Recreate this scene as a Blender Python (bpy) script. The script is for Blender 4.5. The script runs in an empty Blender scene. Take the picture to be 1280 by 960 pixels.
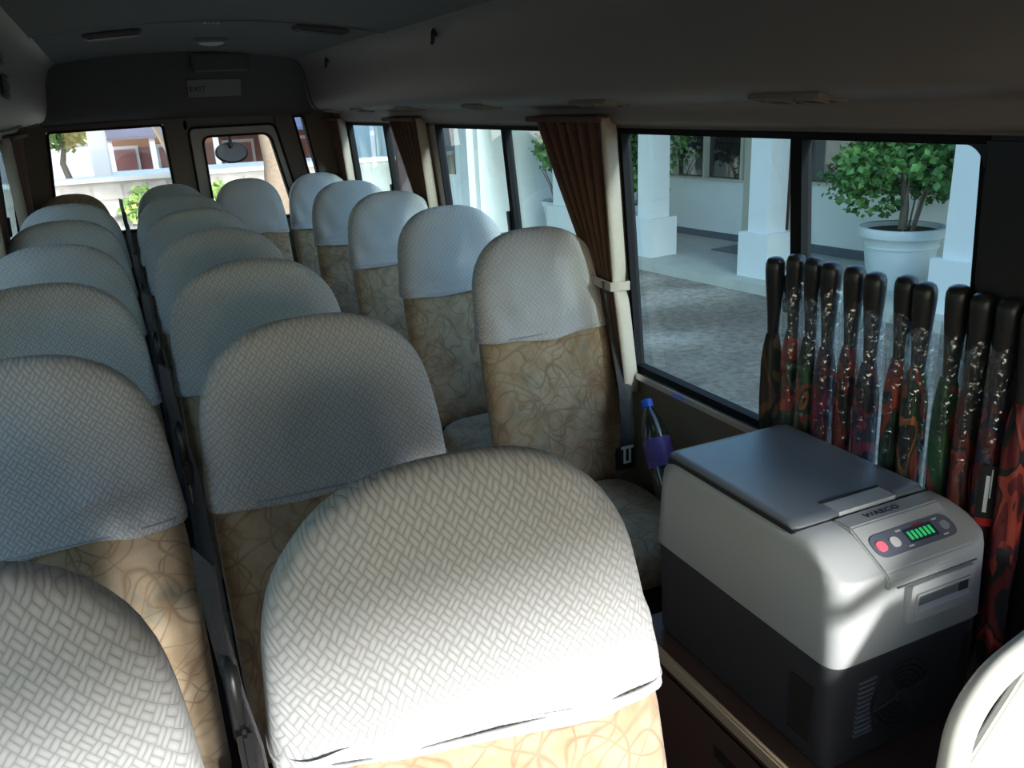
import bpy, bmesh, math, random
from mathutils import Vector, Matrix

# ------------------------------------------------------------------ camera, world, sun, exposure
scene = bpy.context.scene
COL = scene.collection
FLOOR = -0.12
GROUND = -0.80
XC = 0.46                      # centre line of the bus

YAW, PITCH, ROLL = 0.42322, 0.32847, -0.04771
FPX = 1050.0
def cam_axes(yaw, pitch, roll):
    f = Vector((math.sin(yaw)*math.cos(pitch), math.cos(yaw)*math.cos(pitch), -math.sin(pitch)))
    r0 = Vector((math.cos(yaw), -math.sin(yaw), 0)); u0 = r0.cross(f)
    r = r0*math.cos(roll) + u0*math.sin(roll); u = u0*math.cos(roll) - r0*math.sin(roll)
    return r, u, f
cd = bpy.data.cameras.new('camera'); cam = bpy.data.objects.new('camera', cd); COL.objects.link(cam)
_r, _u, _f = cam_axes(YAW, PITCH, ROLL)
cam.matrix_world = Matrix(((_r.x, _u.x, -_f.x, 0), (_r.y, _u.y, -_f.y, 0), (_r.z, _u.z, -_f.z, 1.47), (0, 0, 0, 1)))
cd.sensor_width = 36.0; cd.lens = FPX/1280*36.0; cd.clip_start = 0.02; cd.clip_end = 400
scene.camera = cam

w = bpy.data.worlds.new('world'); scene.world = w; w.use_nodes = True
nt = w.node_tree; bg = nt.nodes['Background']
sky = nt.nodes.new('ShaderNodeTexSky'); sky.sky_type = 'NISHITA'; sky.sun_disc = False
SUN_DIR = Vector((-0.13, 1.0, -0.30)).normalized()          # direction the light travels
sky.sun_elevation = math.asin(-SUN_DIR.z) + 0.30; sky.sun_rotation = math.pi
sky.air_density = 1.3; sky.dust_density = 1.5; sky.ozone_density = 1.0
nt.links.new(sky.outputs[0], bg.inputs[0]); bg.inputs[1].default_value = 0.22

sl = bpy.data.lights.new('sun', 'SUN'); sl.energy = 4.2; sl.angle = math.radians(7); sl.color = (1.0, 0.95, 0.87)
sun = bpy.data.objects.new('sun', sl); COL.objects.link(sun)
sun.rotation_euler = SUN_DIR.to_track_quat('-Z', 'Y').to_euler(); sun.location = (0, -8, 8)

scene.view_settings.view_transform = 'Standard'; scene.view_settings.look = 'None'
scene.view_settings.gamma = 1.0; scene.view_settings.use_curve_mapping = False
scene.view_settings.exposure = 1.56

# ------------------------------------------------------------------ helpers
R = math.radians
class MB:
    """collects verts/faces, then links them as ONE mesh object"""
    def __init__(s): s.v = []; s.f = []
    def add(s, vs, fs):
        o = len(s.v); s.v += [tuple(p) for p in vs]; s.f += [tuple(i+o for i in f) for f in fs]; return s
    def box(s, a, b):
        x0, y0, z0 = a; x1, y1, z1 = b
        return s.add([(x0,y0,z0),(x1,y0,z0),(x1,y1,z0),(x0,y1,z0),(x0,y0,z1),(x1,y0,z1),(x1,y1,z1),(x0,y1,z1)],
                     [(0,3,2,1),(4,5,6,7),(0,1,5,4),(1,2,6,5),(2,3,7,6),(3,0,4,7)])
    def hexa(s, p): return s.add(p, [(0,3,2,1),(4,5,6,7),(0,1,5,4),(1,2,6,5),(2,3,7,6),(3,0,4,7)])
    def grid(s, rows, closed=False, capa=False, capb=False):
        o = len(s.v); n = len(rows[0])
        for r in rows: s.v += [tuple(p) for p in r]
        for i in range(len(rows)-1):
            for j in range(n if closed else n-1):
                k = (j+1) % n
                s.f.append((o+i*n+j, o+i*n+k, o+(i+1)*n+k, o+(i+1)*n+j))
        if capa: s.f.append(tuple(o+j for j in reversed(range(n))))
        if capb: s.f.append(tuple(o+(len(rows)-1)*n+j for j in range(n)))
        return s
    def tube(s, pts, r, n=10):
        pts = [Vector(p) for p in pts]; rows = []
        rr = r if isinstance(r, (list, tuple)) else [r]*len(pts)
        up = Vector((0,0,1)); last = None
        for i, p in enumerate(pts):
            t = (pts[min(i+1,len(pts)-1)] - pts[max(i-1,0)]).normalized()
            if last is None:
                a = t.cross(up)
                if a.length < .05: a = t.cross(Vector((1,0,0)))
            else: a = last - t*last.dot(t)
            a.normalize(); last = a; b = t.cross(a)
            rows.append([p + (a*math.cos(2*math.pi*j/n) + b*math.sin(2*math.pi*j/n))*rr[i] for j in range(n)])
        return s.grid(rows, True, True, True)
    def lathe(s, prof, n=16, c=(0,0,0), capa=True, capb=True):
        rows = [[(c[0]+r*math.cos(2*math.pi*j/n), c[1]+r*math.sin(2*math.pi*j/n), c[2]+z) for j in range(n)] for r, z in prof]
        return s.grid(rows, True, capa, capb)
    def prism(s, poly, a, b, axis='y'):
        """extrude a 2d polygon between a and b along axis"""
        def P(u, v, t): return {'x': (t,u,v), 'y': (u,t,v), 'z': (u,v,t)}[axis]
        n = len(poly); vs = [P(u,v,a) for u,v in poly] + [P(u,v,b) for u,v in poly]
        fs = [tuple(range(n)), tuple(reversed(range(n,2*n)))] + [(j, n+j, n+(j+1)%n, (j+1)%n) for j in range(n)]
        return s.add(vs, fs)
    def mesh(s, name, mat, smooth=False, bevel=0, seg=2):
        m = bpy.data.meshes.new(name); m.from_pydata(s.v, [], s.f)
        bm = bmesh.new(); bm.from_mesh(m)
        bmesh.ops.recalc_face_normals(bm, faces=bm.faces)
        if bevel: bmesh.ops.bevel(bm, geom=list(bm.edges), offset=bevel, segments=seg, affect='EDGES', clamp_overlap=True)
        bm.to_mesh(m); bm.free()
        if smooth:
            m.polygons.foreach_set('use_smooth', [True]*len(m.polygons))
            if smooth != 'all': m.set_sharp_from_angle(angle=R(55 if name == 'upper_shell' else 40))
        m.materials.append(mat); return m
    def build(s, name, mat, parent=None, smooth=False, bevel=0, seg=2):
        return link(name, s.mesh(name, mat, smooth, bevel, seg), parent)

def link(name, mesh, parent=None):
    o = bpy.data.objects.new(name, mesh); COL.objects.link(o); o.parent = parent; return o
def tag(o, label=None, cat=None, group=None, kind=None):
    if label: o['label'] = label
    if cat: o['category'] = cat
    if group: o['group'] = group
    if kind: o['kind'] = kind
    return o
def empty(name, loc=(0,0,0), rz=0, **k):
    o = bpy.data.objects.new(name, None); COL.objects.link(o); o.location = loc; o.rotation_euler = (0,0,rz); o.empty_display_size = .05
    return tag(o, **k)
def copy_tree(o, parent=None):
    c = o.copy(); COL.objects.link(c); c.parent = parent
    for ch in o.children: copy_tree(ch, c)
    return c
def struct(o, label=None): return tag(o, label=label, kind='structure')

# ------------------------------------------------------------------ materials
def new_mat(name):
    m = bpy.data.materials.new(name); m.use_nodes = True
    return m, m.node_tree.nodes, m.node_tree.links, m.node_tree.nodes['Principled BSDF']
def simple(name, col, rough=.6, metal=0, noise=0.0, scale=20, bump=0.0, spec=.5, coat=0):
    m, N, L, b = new_mat(name)
    b.inputs['Roughness'].default_value = rough; b.inputs['Metallic'].default_value = metal
    b.inputs['Specular IOR Level'].default_value = spec; b.inputs['Coat Weight'].default_value = coat
    b.inputs['Base Color'].default_value = (*col, 1)
    if noise or bump:
        tc = N.new('ShaderNodeTexCoord'); n = N.new('ShaderNodeTexNoise'); n.inputs['Scale'].default_value = scale; n.inputs['Detail'].default_value = 5
        L.new(tc.outputs['Object'], n.inputs['Vector'])
        if noise:
            mx = N.new('ShaderNodeMix'); mx.data_type = 'RGBA'
            mx.inputs['A'].default_value = (*[c*(1-noise) for c in col], 1); mx.inputs['B'].default_value = (*[min(1, c*(1+noise)) for c in col], 1)
            L.new(n.outputs['Fac'], mx.inputs['Factor']); L.new(mx.outputs['Result'], b.inputs['Base Color'])
        if bump:
            bp = N.new('ShaderNodeBump'); bp.inputs['Strength'].default_value = bump; bp.inputs['Distance'].default_value = .01
            L.new(n.outputs['Fac'], bp.inputs['Height']); L.new(bp.outputs['Normal'], b.inputs['Normal'])
    return m
def mnode(N, L, op, a, b=None, c=None):
    n = N.new('ShaderNodeMath'); n.operation = op
    for i, v in enumerate((a, b, c)):
        if v is None: continue
        if isinstance(v, (int, float)): n.inputs[i].default_value = v
        else: L.new(v, n.inputs[i])
    return n.outputs[0]
def ramp(N, L, fac, stops, interp='LINEAR'):
    r = N.new('ShaderNodeValToRGB'); r.color_ramp.interpolation = interp
    e = r.color_ramp.elements
    while len(e) < len(stops): e.new(0.5)
    for el, (p, c) in zip(e, stops): el.position = p; el.color = (*c, 1)
    L.new(fac, r.inputs[0]); return r.outputs[0]
def mixc(N, L, fac, a, b):
    n = N.new('ShaderNodeMix'); n.data_type = 'RGBA'
    for k, v in (('Factor', fac), ('A', a), ('B', b)):
        if isinstance(v, tuple): n.inputs[k].default_value = (*v, 1)
        elif isinstance(v, (int, float)): n.inputs[k].default_value = v
        else: L.new(v, n.inputs[k])
    return n.outputs['Result']

def cover_material():
    """white cotton cover with a raised basket weave"""
    m, N, L, b = new_mat('woven_cover')
    tc = N.new('ShaderNodeTexCoord'); mp = N.new('ShaderNodeSeparateXYZ'); L.new(tc.outputs['UV'], mp.inputs[0])
    wob = N.new('ShaderNodeTexNoise'); wob.inputs['Scale'].default_value = 60; L.new(tc.outputs['Object'], wob.inputs['Vector'])
    x = mnode(N, L, 'MULTIPLY_ADD', wob.outputs['Fac'], .0035, mp.outputs[0]); z = mnode(N, L, 'MULTIPLY_ADD', wob.outputs['Fac'], -.003, mp.outputs[1])
    s = 1/0.0070; k = .7071
    u = mnode(N, L, 'MULTIPLY', mnode(N, L, 'ADD', x, z), s*k)
    v = mnode(N, L, 'MULTIPLY', mnode(N, L, 'SUBTRACT', x, z), s*k)
    fu, fv = mnode(N, L, 'FLOOR', mnode(N, L, 'MULTIPLY', u, .5)), mnode(N, L, 'FLOOR', mnode(N, L, 'MULTIPLY', v, .5))
    # pairs of short raised rods, laid alternately one way and the other (basket weave set on the diagonal)
    sel = mnode(N, L, 'GREATER_THAN', mnode(N, L, 'FLOORED_MODULO', mnode(N, L, 'ADD', fu, fv), 2.0), .5)
    def hump(t): return mnode(N, L, 'ABSOLUTE', mnode(N, L, 'SINE', mnode(N, L, 'MULTIPLY', t, math.pi)))
    half_u, half_v = mnode(N, L, 'MULTIPLY', u, .5), mnode(N, L, 'MULTIPLY', v, .5)
    hu = mnode(N, L, 'MULTIPLY', mnode(N, L, 'POWER', hump(u), .6), mnode(N, L, 'POWER', hump(half_v), .3))
    hv = mnode(N, L, 'MULTIPLY', mnode(N, L, 'POWER', hump(v), .6), mnode(N, L, 'POWER', hump(half_u), .3))
    h = mnode(N, L, 'ADD', mnode(N, L, 'MULTIPLY', sel, hu), mnode(N, L, 'MULTIPLY', mnode(N, L, 'SUBTRACT', 1.0, sel), hv))
    nz = N.new('ShaderNodeTexNoise'); nz.inputs['Scale'].default_value = 9; nz.inputs['Detail'].default_value = 4; L.new(tc.outputs['Object'], nz.inputs['Vector'])
    fb = N.new('ShaderNodeTexNoise'); fb.inputs['Scale'].default_value = 420; L.new(tc.outputs['Object'], fb.inputs['Vector'])
    base = mixc(N, L, nz.outputs['Fac'], (.60, .605, .615), (.73, .735, .745))
    dk = mixc(N, L, h, (.50, .485, .49), (1, 1, 1))
    mul = N.new('ShaderNodeMix'); mul.data_type = 'RGBA'; mul.blend_type = 'MULTIPLY'; mul.inputs['Factor'].default_value = .75
    L.new(base, mul.inputs['A']); L.new(dk, mul.inputs['B']); L.new(mul.outputs['Result'], b.inputs['Base Color'])
    hh = mnode(N, L, 'ADD', h, mnode(N, L, 'MULTIPLY', fb.outputs['Fac'], .35))
    bp = N.new('ShaderNodeBump'); bp.inputs['Strength'].default_value = .55; bp.inputs['Distance'].default_value = .0018
    L.new(hh, bp.inputs['Height']); L.new(bp.outputs['Normal'], b.inputs['Normal'])
    b.inputs['Roughness'].default_value = .9; b.inputs['Specular IOR Level'].default_value = .2
    b.inputs['Sheen Weight'].default_value = .25; b.inputs['Sheen Roughness'].default_value = .5
    return m

def tapestry_material():
    """tan moquette with crossing brown arcs and faded coloured patches"""
    m, N, L, b = new_mat('tan_moquette')
    tc = N.new('ShaderNodeTexCoord'); oi = N.new('ShaderNodeObjectInfo')
    off = N.new('ShaderNodeVectorMath'); off.operation = 'MULTIPLY_ADD'
    cb = N.new('ShaderNodeCombineXYZ')
    for i in range(3): L.new(oi.outputs['Random'], cb.inputs[i])
    off.inputs[1].default_value = (7, 3, 11); L.new(cb.outputs[0], off.inputs[0]); L.new(tc.outputs['Object'], off.inputs[2])
    P = off.outputs[0]
    def noise(scale, detail=2, dist=0.0, shift=0.0):
        n = N.new('ShaderNodeTexNoise'); n.inputs['Scale'].default_value = scale; n.inputs['Detail'].default_value = detail; n.inputs['Distortion'].default_value = dist
        ad = N.new('ShaderNodeVectorMath'); ad.operation = 'ADD'; ad.inputs[1].default_value = (shift, shift*1.7, -shift); L.new(P, ad.inputs[0]); L.new(ad.outputs[0], n.inputs['Vector'])
        return n.outputs['Fac']
    def line(n, c, wd):
        d = mnode(N, L, 'ABSOLUTE', mnode(N, L, 'SUBTRACT', n, c))
        return mnode(N, L, 'SUBTRACT', 1.0, mnode(N, L, 'SMOOTH_MIN', mnode(N, L, 'DIVIDE', d, wd), 1.0, .15))
    lines = None
    for i, (sc, c, wd) in enumerate([(8, .5, .020), (9.5, .47, .019), (8.5, .55, .016), (9, .43, .016), (10, .52, .018), (7, .6, .016)]):
        l = line(noise(sc, 0, .3, 3.1*(i+1)), c, wd)
        lines = l if lines is None else mnode(N, L, 'MAXIMUM', lines, l)
    lines = mnode(N, L, 'MAXIMUM', lines, 0.0)
    brk = noise(16, 1, 0, 9)
    lines = mnode(N, L, 'MULTIPLY', lines, mnode(N, L, 'MULTIPLY_ADD', brk, 1.1, .1))
    base = ramp(N, L, noise(15, 3, .4, 21), [(.28, (.30, .20, .12)), (.45, (.42, .305, .20)), (.58, (.50, .39, .28)), (.75, (.37, .265, .165))])
    pat = ramp(N, L, noise(10, 2, .6, 40), [(0, (.38, .29, .18)), (.30, (.17, .27, .24)), (.36, (.38, .3, .19)), (.62, (.38, .3, .19)), (.68, (.38, .17, .10)), (.76, (.38, .27, .15))])
    base = mixc(N, L, .35, base, pat)
    col = mixc(N, L, mnode(N, L, 'MINIMUM', mnode(N, L, 'MULTIPLY', lines, .8), .8), base, (.17, .10, .06))
    L.new(col, b.inputs['Base Color'])
    fb = N.new('ShaderNodeTexNoise'); fb.inputs['Scale'].default_value = 500; L.new(tc.outputs['Object'], fb.inputs['Vector'])
    bp = N.new('ShaderNodeBump'); bp.inputs['Strength'].default_value = .4; bp.inputs['Distance'].default_value = .0015
    L.new(fb.outputs['Fac'], bp.inputs['Height']); L.new(bp.outputs['Normal'], b.inputs['Normal'])
    b.inputs['Roughness'].default_value = .85; b.inputs['Specular IOR Level'].default_value = .2
    b.inputs['Sheen Weight'].default_value = .3
    return m

def glass_material(name, tint, refl=.06, rough=0.0):
    m, N, L, b = new_mat(name); N.remove(b); out = N['Material Output']
    tr = N.new('ShaderNodeBsdfTransparent'); tr.inputs[0].default_value = (*tint, 1)
    gl = N.new('ShaderNodeBsdfGlossy'); gl.inputs['Roughness'].default_value = rough
    lw = N.new('ShaderNodeLayerWeight'); lw.inputs[0].default_value = .5
    f = mnode(N, L, 'MULTIPLY_ADD', mnode(N, L, 'POWER', lw.outputs['Facing'], 4.0), .8, refl)
    mx = N.new('ShaderNodeMixShader'); L.new(f, mx.inputs[0]); L.new(tr.outputs[0], mx.inputs[1]); L.new(gl.outputs[0], mx.inputs[2])
    L.new(mx.outputs[0], out.inputs[0]); return m
def plastic_sleeve():
    m, N, L, b = new_mat('clear_plastic_sleeve'); N.remove(b); out = N['Material Output']
    tr = N.new('ShaderNodeBsdfTransparent'); tr.inputs[0].default_value = (.93, .95, .96, 1)
    gl = N.new('ShaderNodeBsdfGlossy'); gl.inputs['Roughness'].default_value = .12; gl.inputs[0].default_value = (.9, .93, .95, 1)
    tc = N.new('ShaderNodeTexCoord'); nz = N.new('ShaderNodeTexNoise'); nz.inputs['Scale'].default_value = 40; nz.inputs['Distortion'].default_value = .8
    L.new(tc.outputs['Object'], nz.inputs['Vector'])
    bp = N.new('ShaderNodeBump'); bp.inputs['Strength'].default_value = .7; bp.inputs['Distance'].default_value = .01
    L.new(nz.outputs['Fac'], bp.inputs['Height']); L.new(bp.outputs['Normal'], gl.inputs['Normal'])
    lw = N.new('ShaderNodeLayerWeight'); lw.inputs[0].default_value = .5
    df = N.new('ShaderNodeBsdfTranslucent'); df.inputs[0].default_value = (.85, .9, .92, 1); m0 = N.new('ShaderNodeMixShader'); m0.inputs[0].default_value = .10
    L.new(tr.outputs[0], m0.inputs[1]); L.new(df.outputs[0], m0.inputs[2]); tr = m0
    f = mnode(N, L, 'MULTIPLY_ADD', mnode(N, L, 'POWER', lw.outputs['Facing'], 2.0), .5, .10)
    mx = N.new('ShaderNodeMixShader'); L.new(f, mx.inputs[0]); L.new(tr.outputs[0], mx.inputs[1]); L.new(gl.outputs[0], mx.inputs[2])
    L.new(mx.outputs[0], out.inputs[0]); return m
def print_material(name, stops, scale=9):
    m, N, L, b = new_mat(name)
    tc = N.new('ShaderNodeTexCoord'); oi = N.new('ShaderNodeObjectInfo'); ad = N.new('ShaderNodeVectorMath'); ad.operation = 'MULTIPLY_ADD'
    cb = N.new('ShaderNodeCombineXYZ')
    for i in range(3): L.new(oi.outputs['Random'], cb.inputs[i])
    ad.inputs[1].default_value = (13, 5, 9); L.new(cb.outputs[0], ad.inputs[0]); L.new(tc.outputs['Object'], ad.inputs[2])
    mp = N.new('ShaderNodeMapping'); mp.inputs['Scale'].default_value = (1.6, 1.6, .8); mp.inputs['Rotation'].default_value = (.6, .4, .2); L.new(ad.outputs[0], mp.inputs[0])
    nz = N.new('ShaderNodeTexNoise'); nz.inputs['Scale'].default_value = scale; nz.inputs['Detail'].default_value = 1; nz.inputs['Distortion'].default_value = .5
    L.new(mp.outputs[0], nz.inputs['Vector'])
    L.new(ramp(N, L, nz.outputs['Fac'], stops, 'CONSTANT'), b.inputs['Base Color'])
    b.inputs['Roughness'].default_value = .6
    return m
def leaf_material(name, a, c):
    m, N, L, b = new_mat(name)
    g = N.new('ShaderNodeNewGeometry')
    L.new(ramp(N, L, g.outputs['Random Per Island'], [(0, a), (1, c)]), b.inputs['Base Color'])
    b.inputs['Roughness'].default_value = .5; b.inputs['Transmission Weight'].default_value = 0
    b.inputs['Subsurface Weight'].default_value = 0
    return m
def ground_material():
    m, N, L, b = new_mat('packed_earth')
    tc = N.new('ShaderNodeTexCoord')
    n1 = N.new('ShaderNodeTexNoise'); n1.inputs['Scale'].default_value = .55; n1.inputs['Detail'].default_value = 6; n1.inputs['Distortion'].default_value = .6
    n2 = N.new('ShaderNodeTexNoise'); n2.inputs['Scale'].default_value = 14; n2.inputs['Detail'].default_value = 6
    L.new(tc.outputs['Object'], n1.inputs['Vector']); L.new(tc.outputs['Object'], n2.inputs['Vector'])
    c1 = ramp(N, L, n1.outputs['Fac'], [(.35, (.13, .115, .10)), (.5, (.19, .175, .155)), (.62, (.33, .315, .29))])
    c2 = ramp(N, L, n2.outputs['Fac'], [(.35, (.55, .55, .55)), (.65, (1, 1, 1))])
    mul = N.new('ShaderNodeMix'); mul.data_type = 'RGBA'; mul.blend_type = 'MULTIPLY'; mul.inputs['Factor'].default_value = 1
    L.new(c1, mul.inputs['A']); L.new(c2, mul.inputs['B']); L.new(mul.outputs['Result'], b.inputs['Base Color'])
    bp = N.new('ShaderNodeBump'); bp.inputs['Strength'].default_value = .5; bp.inputs['Distance'].default_value = .03
    L.new(n2.outputs['Fac'], bp.inputs['Height']); L.new(bp.outputs['Normal'], b.inputs['Normal'])
    b.inputs['Roughness'].default_value = .9
    return m

M = dict(
    cover=cover_material(), moquette=tapestry_material(),
    vinyl=simple('beige_vinyl_trim', (.26, .215, .18), .55, noise=.06, scale=6, bump=.03),
    ceiling=simple('grey_headliner', (.20, .185, .165), .85, noise=.08, scale=30, bump=.1),
    rear_panel=simple('brown_grey_rear_trim', (.11, .095, .085), .6, noise=.08, scale=8),
    wall=simple('khaki_wall_panel', (.24, .19, .135), .55, noise=.07, scale=5),
    pillar=simple('beige_pillar_trim', (.46, .40, .33), .5, noise=.05),
    floor=simple('maroon_floor_covering', (.075, .03, .026), .6, noise=.3, scale=25),
    rubber=simple('black_rubber', (.01, .01, .012), .8, spec=.2),
    blackpl=simple('black_plastic', (.018, .018, .02), .35),
    strap=simple('charcoal_webbing', (.055, .05, .055), .7, noise=.15, scale=200, bump=.3),
    alu=simple('brushed_aluminium', (.75, .75, .74), .3, 1),
    chrome=simple('bright_steel', (.8, .8, .8), .18, 1),
    steel=simple('dark_steel_tube', (.09, .085, .08), .45, .6),
    curtain=simple('brown_curtain_cloth', (.15, .075, .05), .85, noise=.2, scale=60, bump=.2),
    beigecloth=simple('beige_curtain_cloth', (.46, .39, .32), .85, noise=.08, scale=60, bump=.2),
    boxgrey=simple('pale_grey_plastic', (.50, .515, .525), .42, noise=.03, scale=200, bump=.02),
    boxdark=simple('charcoal_plastic', (.045, .045, .052), .5, noise=.06, scale=200, bump=.03),
    lid=simple('slate_grey_plastic', (.17, .185, .21), .38, noise=.04, scale=300, bump=.03),
    white=simple('white_painted_steel', (.80, .79, .74), .3, coat=.3),
    whitepl=simple('white_plastic', (.8, .8, .8), .4),
    greyrubber=simple('grey_button', (.4, .42, .45), .5),
    red=simple('red_plastic', (.55, .03, .03), .35),
    navy=simple('navy_display_panel', (.05, .06, .10), .25),
    sign=simple('pale_notice_board', (.24, .225, .195), .6, noise=.08),
    ink=simple('black_ink', (.015, .015, .015), .6),
    bluecap=simple('blue_bottle_cap', (.02, .10, .55), .4),
    label=simple('purple_bottle_label', (.13, .09, .35), .5, noise=.4, scale=40),
    water=glass_material('clear_bottle_plastic', (.72, .80, .84), .10, .03),
    glass=glass_material('tinted_window_glass', (.52, .72, .775), .05),
    leftglass=glass_material('darker_tinted_glass', (.24, .34, .385), .05),  # tint deepened on the driver side to dim the daylight on those seats
    rearglass=glass_material('clear_rear_glass', (.80, .84, .88), .04),
    doorglass=glass_material('dark_door_glass', (.07, .08, .11), .06),
    sleeve=plastic_sleeve(),
    render=simple('white_wall_render', (.80, .83, .84), .8, noise=.03, scale=3, bump=.05),
    colwhite=simple('pale_column_paint', (.62, .66, .69), .7, noise=.04, scale=3),
    dado=simple('grey_skirting', (.10, .12, .15), .6),
    porch=simple('pale_cement_floor', (.40, .42, .40), .7, noise=.15, scale=4, bump=.05),
    frame=simple('cream_window_frame', (.55, .53, .46), .5),
    darkglass=simple('dark_reflective_window', (.02, .02, .022), .04, spec=1.0),
    doorwood=simple('dark_red_door', (.10, .025, .025), .4, noise=.2, scale=6),
    interior=simple('dim_room_plaster', (.20, .17, .13), .8),
    orange=simple('orange_wood', (.50, .20, .05), .5, noise=.3, scale=5),
    pot=simple('grey_glazed_pot', (.55, .60, .62), .5, noise=.05, scale=6, bump=.03),
    soil=simple('dark_soil', (.05, .04, .03), .9, noise=.4, scale=30, bump=.5),
    bark=simple('grey_bark', (.20, .16, .12), .9, noise=.3, scale=30, bump=.6),
    leaf=leaf_material('green_leaf', (.03, .12, .03), (.16, .34, .08)),
    leaf2=leaf_material('light_green_leaf', (.12, .26, .06), (.40, .52, .18)),
    ground=ground_material(),
    roof=simple('blue_slate_roof', (.10, .13, .20), .7, noise=.2, scale=3),
    brickwall=simple('dull_red_wall', (.36, .16, .14), .8, noise=.2, scale=4),
    stone=simple('grey_stone_wall', (.42, .41, .39), .85, noise=.35, scale=3, bump=.5),
    sand=simple('sandy_yard', (.45, .42, .38), .9, noise=.15, scale=1.5),
    bus=simple('white_bus_paint', (.75, .75, .73), .3),
    dash=simple('grey_dashboard', (.20, .19, .18), .6),
    mirror=simple('mirror_glass', (.85, .86, .88), .05, 1),
    led=None,
)
m, N, L, b = new_mat('green_display_digits'); b.inputs['Base Color'].default_value = (.02, .2, .05, 1)
b.inputs['Emission Color'].default_value = (.05, .9, .25, 1); b.inputs['Emission Strength'].default_value = .16; M['led'] = m
m, N, L, b = new_mat('red_indicator'); b.inputs['Base Color'].default_value = (.8, .15, .2, 1)
b.inputs['Emission Color'].default_value = (.9, .1, .15, 1); b.inputs['Emission Strength'].default_value = .25; M['redled'] = m

# ------------------------------------------------------------------ the bus shell
Y0, Y1 = -1.35, 5.66
WZ0, WZ1 = .625, 1.372            # window opening
def wx(z):
    """inner face of the side wall, leaning inwards towards the roof"""
    if z < .62: return 1.42 + .02*(.62-z)/.74
    return 1.42 - .057*(z-.62)/.75
def side(mb, sgn, y0, y1, z0, z1, o0=0.0, o1=.03):
    """a slab of the side wall between two heights; sgn=-1 mirrors it to the driver side"""
    def X(z, o):
        x = wx(z)+o
        return x if sgn > 0 else 2*XC - x
    return mb.hexa([(X(z0,o0),y0,z0),(X(z0,o1),y0,z0),(X(z0,o1),y1,z0),(X(z0,o0),y1,z0),(X(z1,o0),y0,z1),(X(z1,o1),y0,z1),(X(z1,o1),y1,z1),(X(z1,o0),y1,z1)])

fl = MB().box((-.56, Y0, FLOOR-.06), (1.48, Y1+.06, FLOOR)); struct(fl.build('floor', M['floor']))

OPEN_R = [(1.00, 2.18), (2.30, 3.73), (3.85, 5.28)]
OPEN_L = [(-1.20, -.30), (-.18, 1.00), (1.12, 2.18), (2.30, 3.73), (3.85, 5.28)]
def wall(name, sgn, opens, door=None):
    mb = MB()
    spans = sorted(opens + ([door] if door else []))
    ys = [Y0] + [v for s in spans for v in s] + [Y1]
    if door:
        side(mb, sgn, Y0, door[0], FLOOR, WZ0); side(mb, sgn, door[1], Y1, FLOOR, WZ0)
    else: side(mb, sgn, Y0, Y1, FLOOR, WZ0)
    o = struct(mb.build(name, M['wall']))
    u = MB(); side(u, sgn, Y0, Y1, WZ1, 1.80)
    u.build('upper_panel', M['vinyl'], o)
    for i in range(0, len(ys), 2):
        p = MB(); side(p, sgn, ys[i], ys[i+1], WZ0, WZ1)
        p.build('window_pillar', M['pillar'], o, bevel=.006)
    return o
wall('wall_right', 1, OPEN_R, (-.40, .90)); wall('wall_left', -1, OPEN_L)

def window(n, sgn, y0, y1, divs, mat, label=None):
    wdw = empty('window_%d' % n, ((1.40 if sgn > 0 else -.48), (y0+y1)/2, WZ0), kind='structure')
    inv = Matrix.Translation(-wdw.location)
    def put(mb, name, mat, **k):
        mb.v = [tuple(Vector(p)-wdw.location) for p in mb.v]; return mb.build(name, mat, wdw, **k)
    fw = .014
    for a, c, z0, z1 in ((y0, y0+fw, WZ0, WZ1), (y1-fw, y1, WZ0, WZ1), (y0+fw, y1-fw, WZ0, WZ0+.02), (y0+fw, y1-fw, WZ1-.016, WZ1)):
        put(side(MB(), sgn, a, c, z0, z1, -.004, .028), 'frame_bar', M['rubber'])
    put(side(MB(), sgn, y0-.01, y1+.01, WZ0-.022, WZ0, -.022, .01), 'sill_strip', M['alu'], bevel=.003)
    edges = [y0+fw] + divs + [y1-fw]
    for d in divs:
        put(side(MB(), sgn, d-.017, d+.017, WZ0+.02, WZ1-.016, -.002, .028), 'divider', M['rubber'])
        k = MB(); side(k, sgn, d+.018, d+.034, .96, 1.05, -.012, .012); put(k, 'latch', M['blackpl'], bevel=.003)
    for a, c in zip(edges[:-1], edges[1:]):
        g = MB()
        for z0, z1 in ((WZ0+.02, WZ1-.016),):
            X = (lambda z: wx(z)+.018) if sgn > 0 else (lambda z: 2*XC-wx(z)-.018)
            g.add([(X(z0),a,z0),(X(z0),c,z0),(X(z1),c,z1),(X(z1),a,z1)], [(0,1,2,3)])
        put(g, 'pane', mat)
    return wdw
window(1, 1, 1.00, 2.18, [1.46], M['glass'])
window(2, 1, 2.30, 3.73, [3.00], M['glass'])
window(3, 1, 3.85, 5.28, [4.53], M['glass'])
window(4, -1, 1.12, 2.18, [1.6], M['leftglass'])
window(5, -1, 2.30, 3.73, [3.00], M['leftglass'])
window(6, -1, 3.85, 5.28, [4.53], M['leftglass'])
window(7, -1, -.18, 1.00, [.4], M['leftglass'])
window(8, -1, -1.20, -.30, [], M['glass'])

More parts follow.
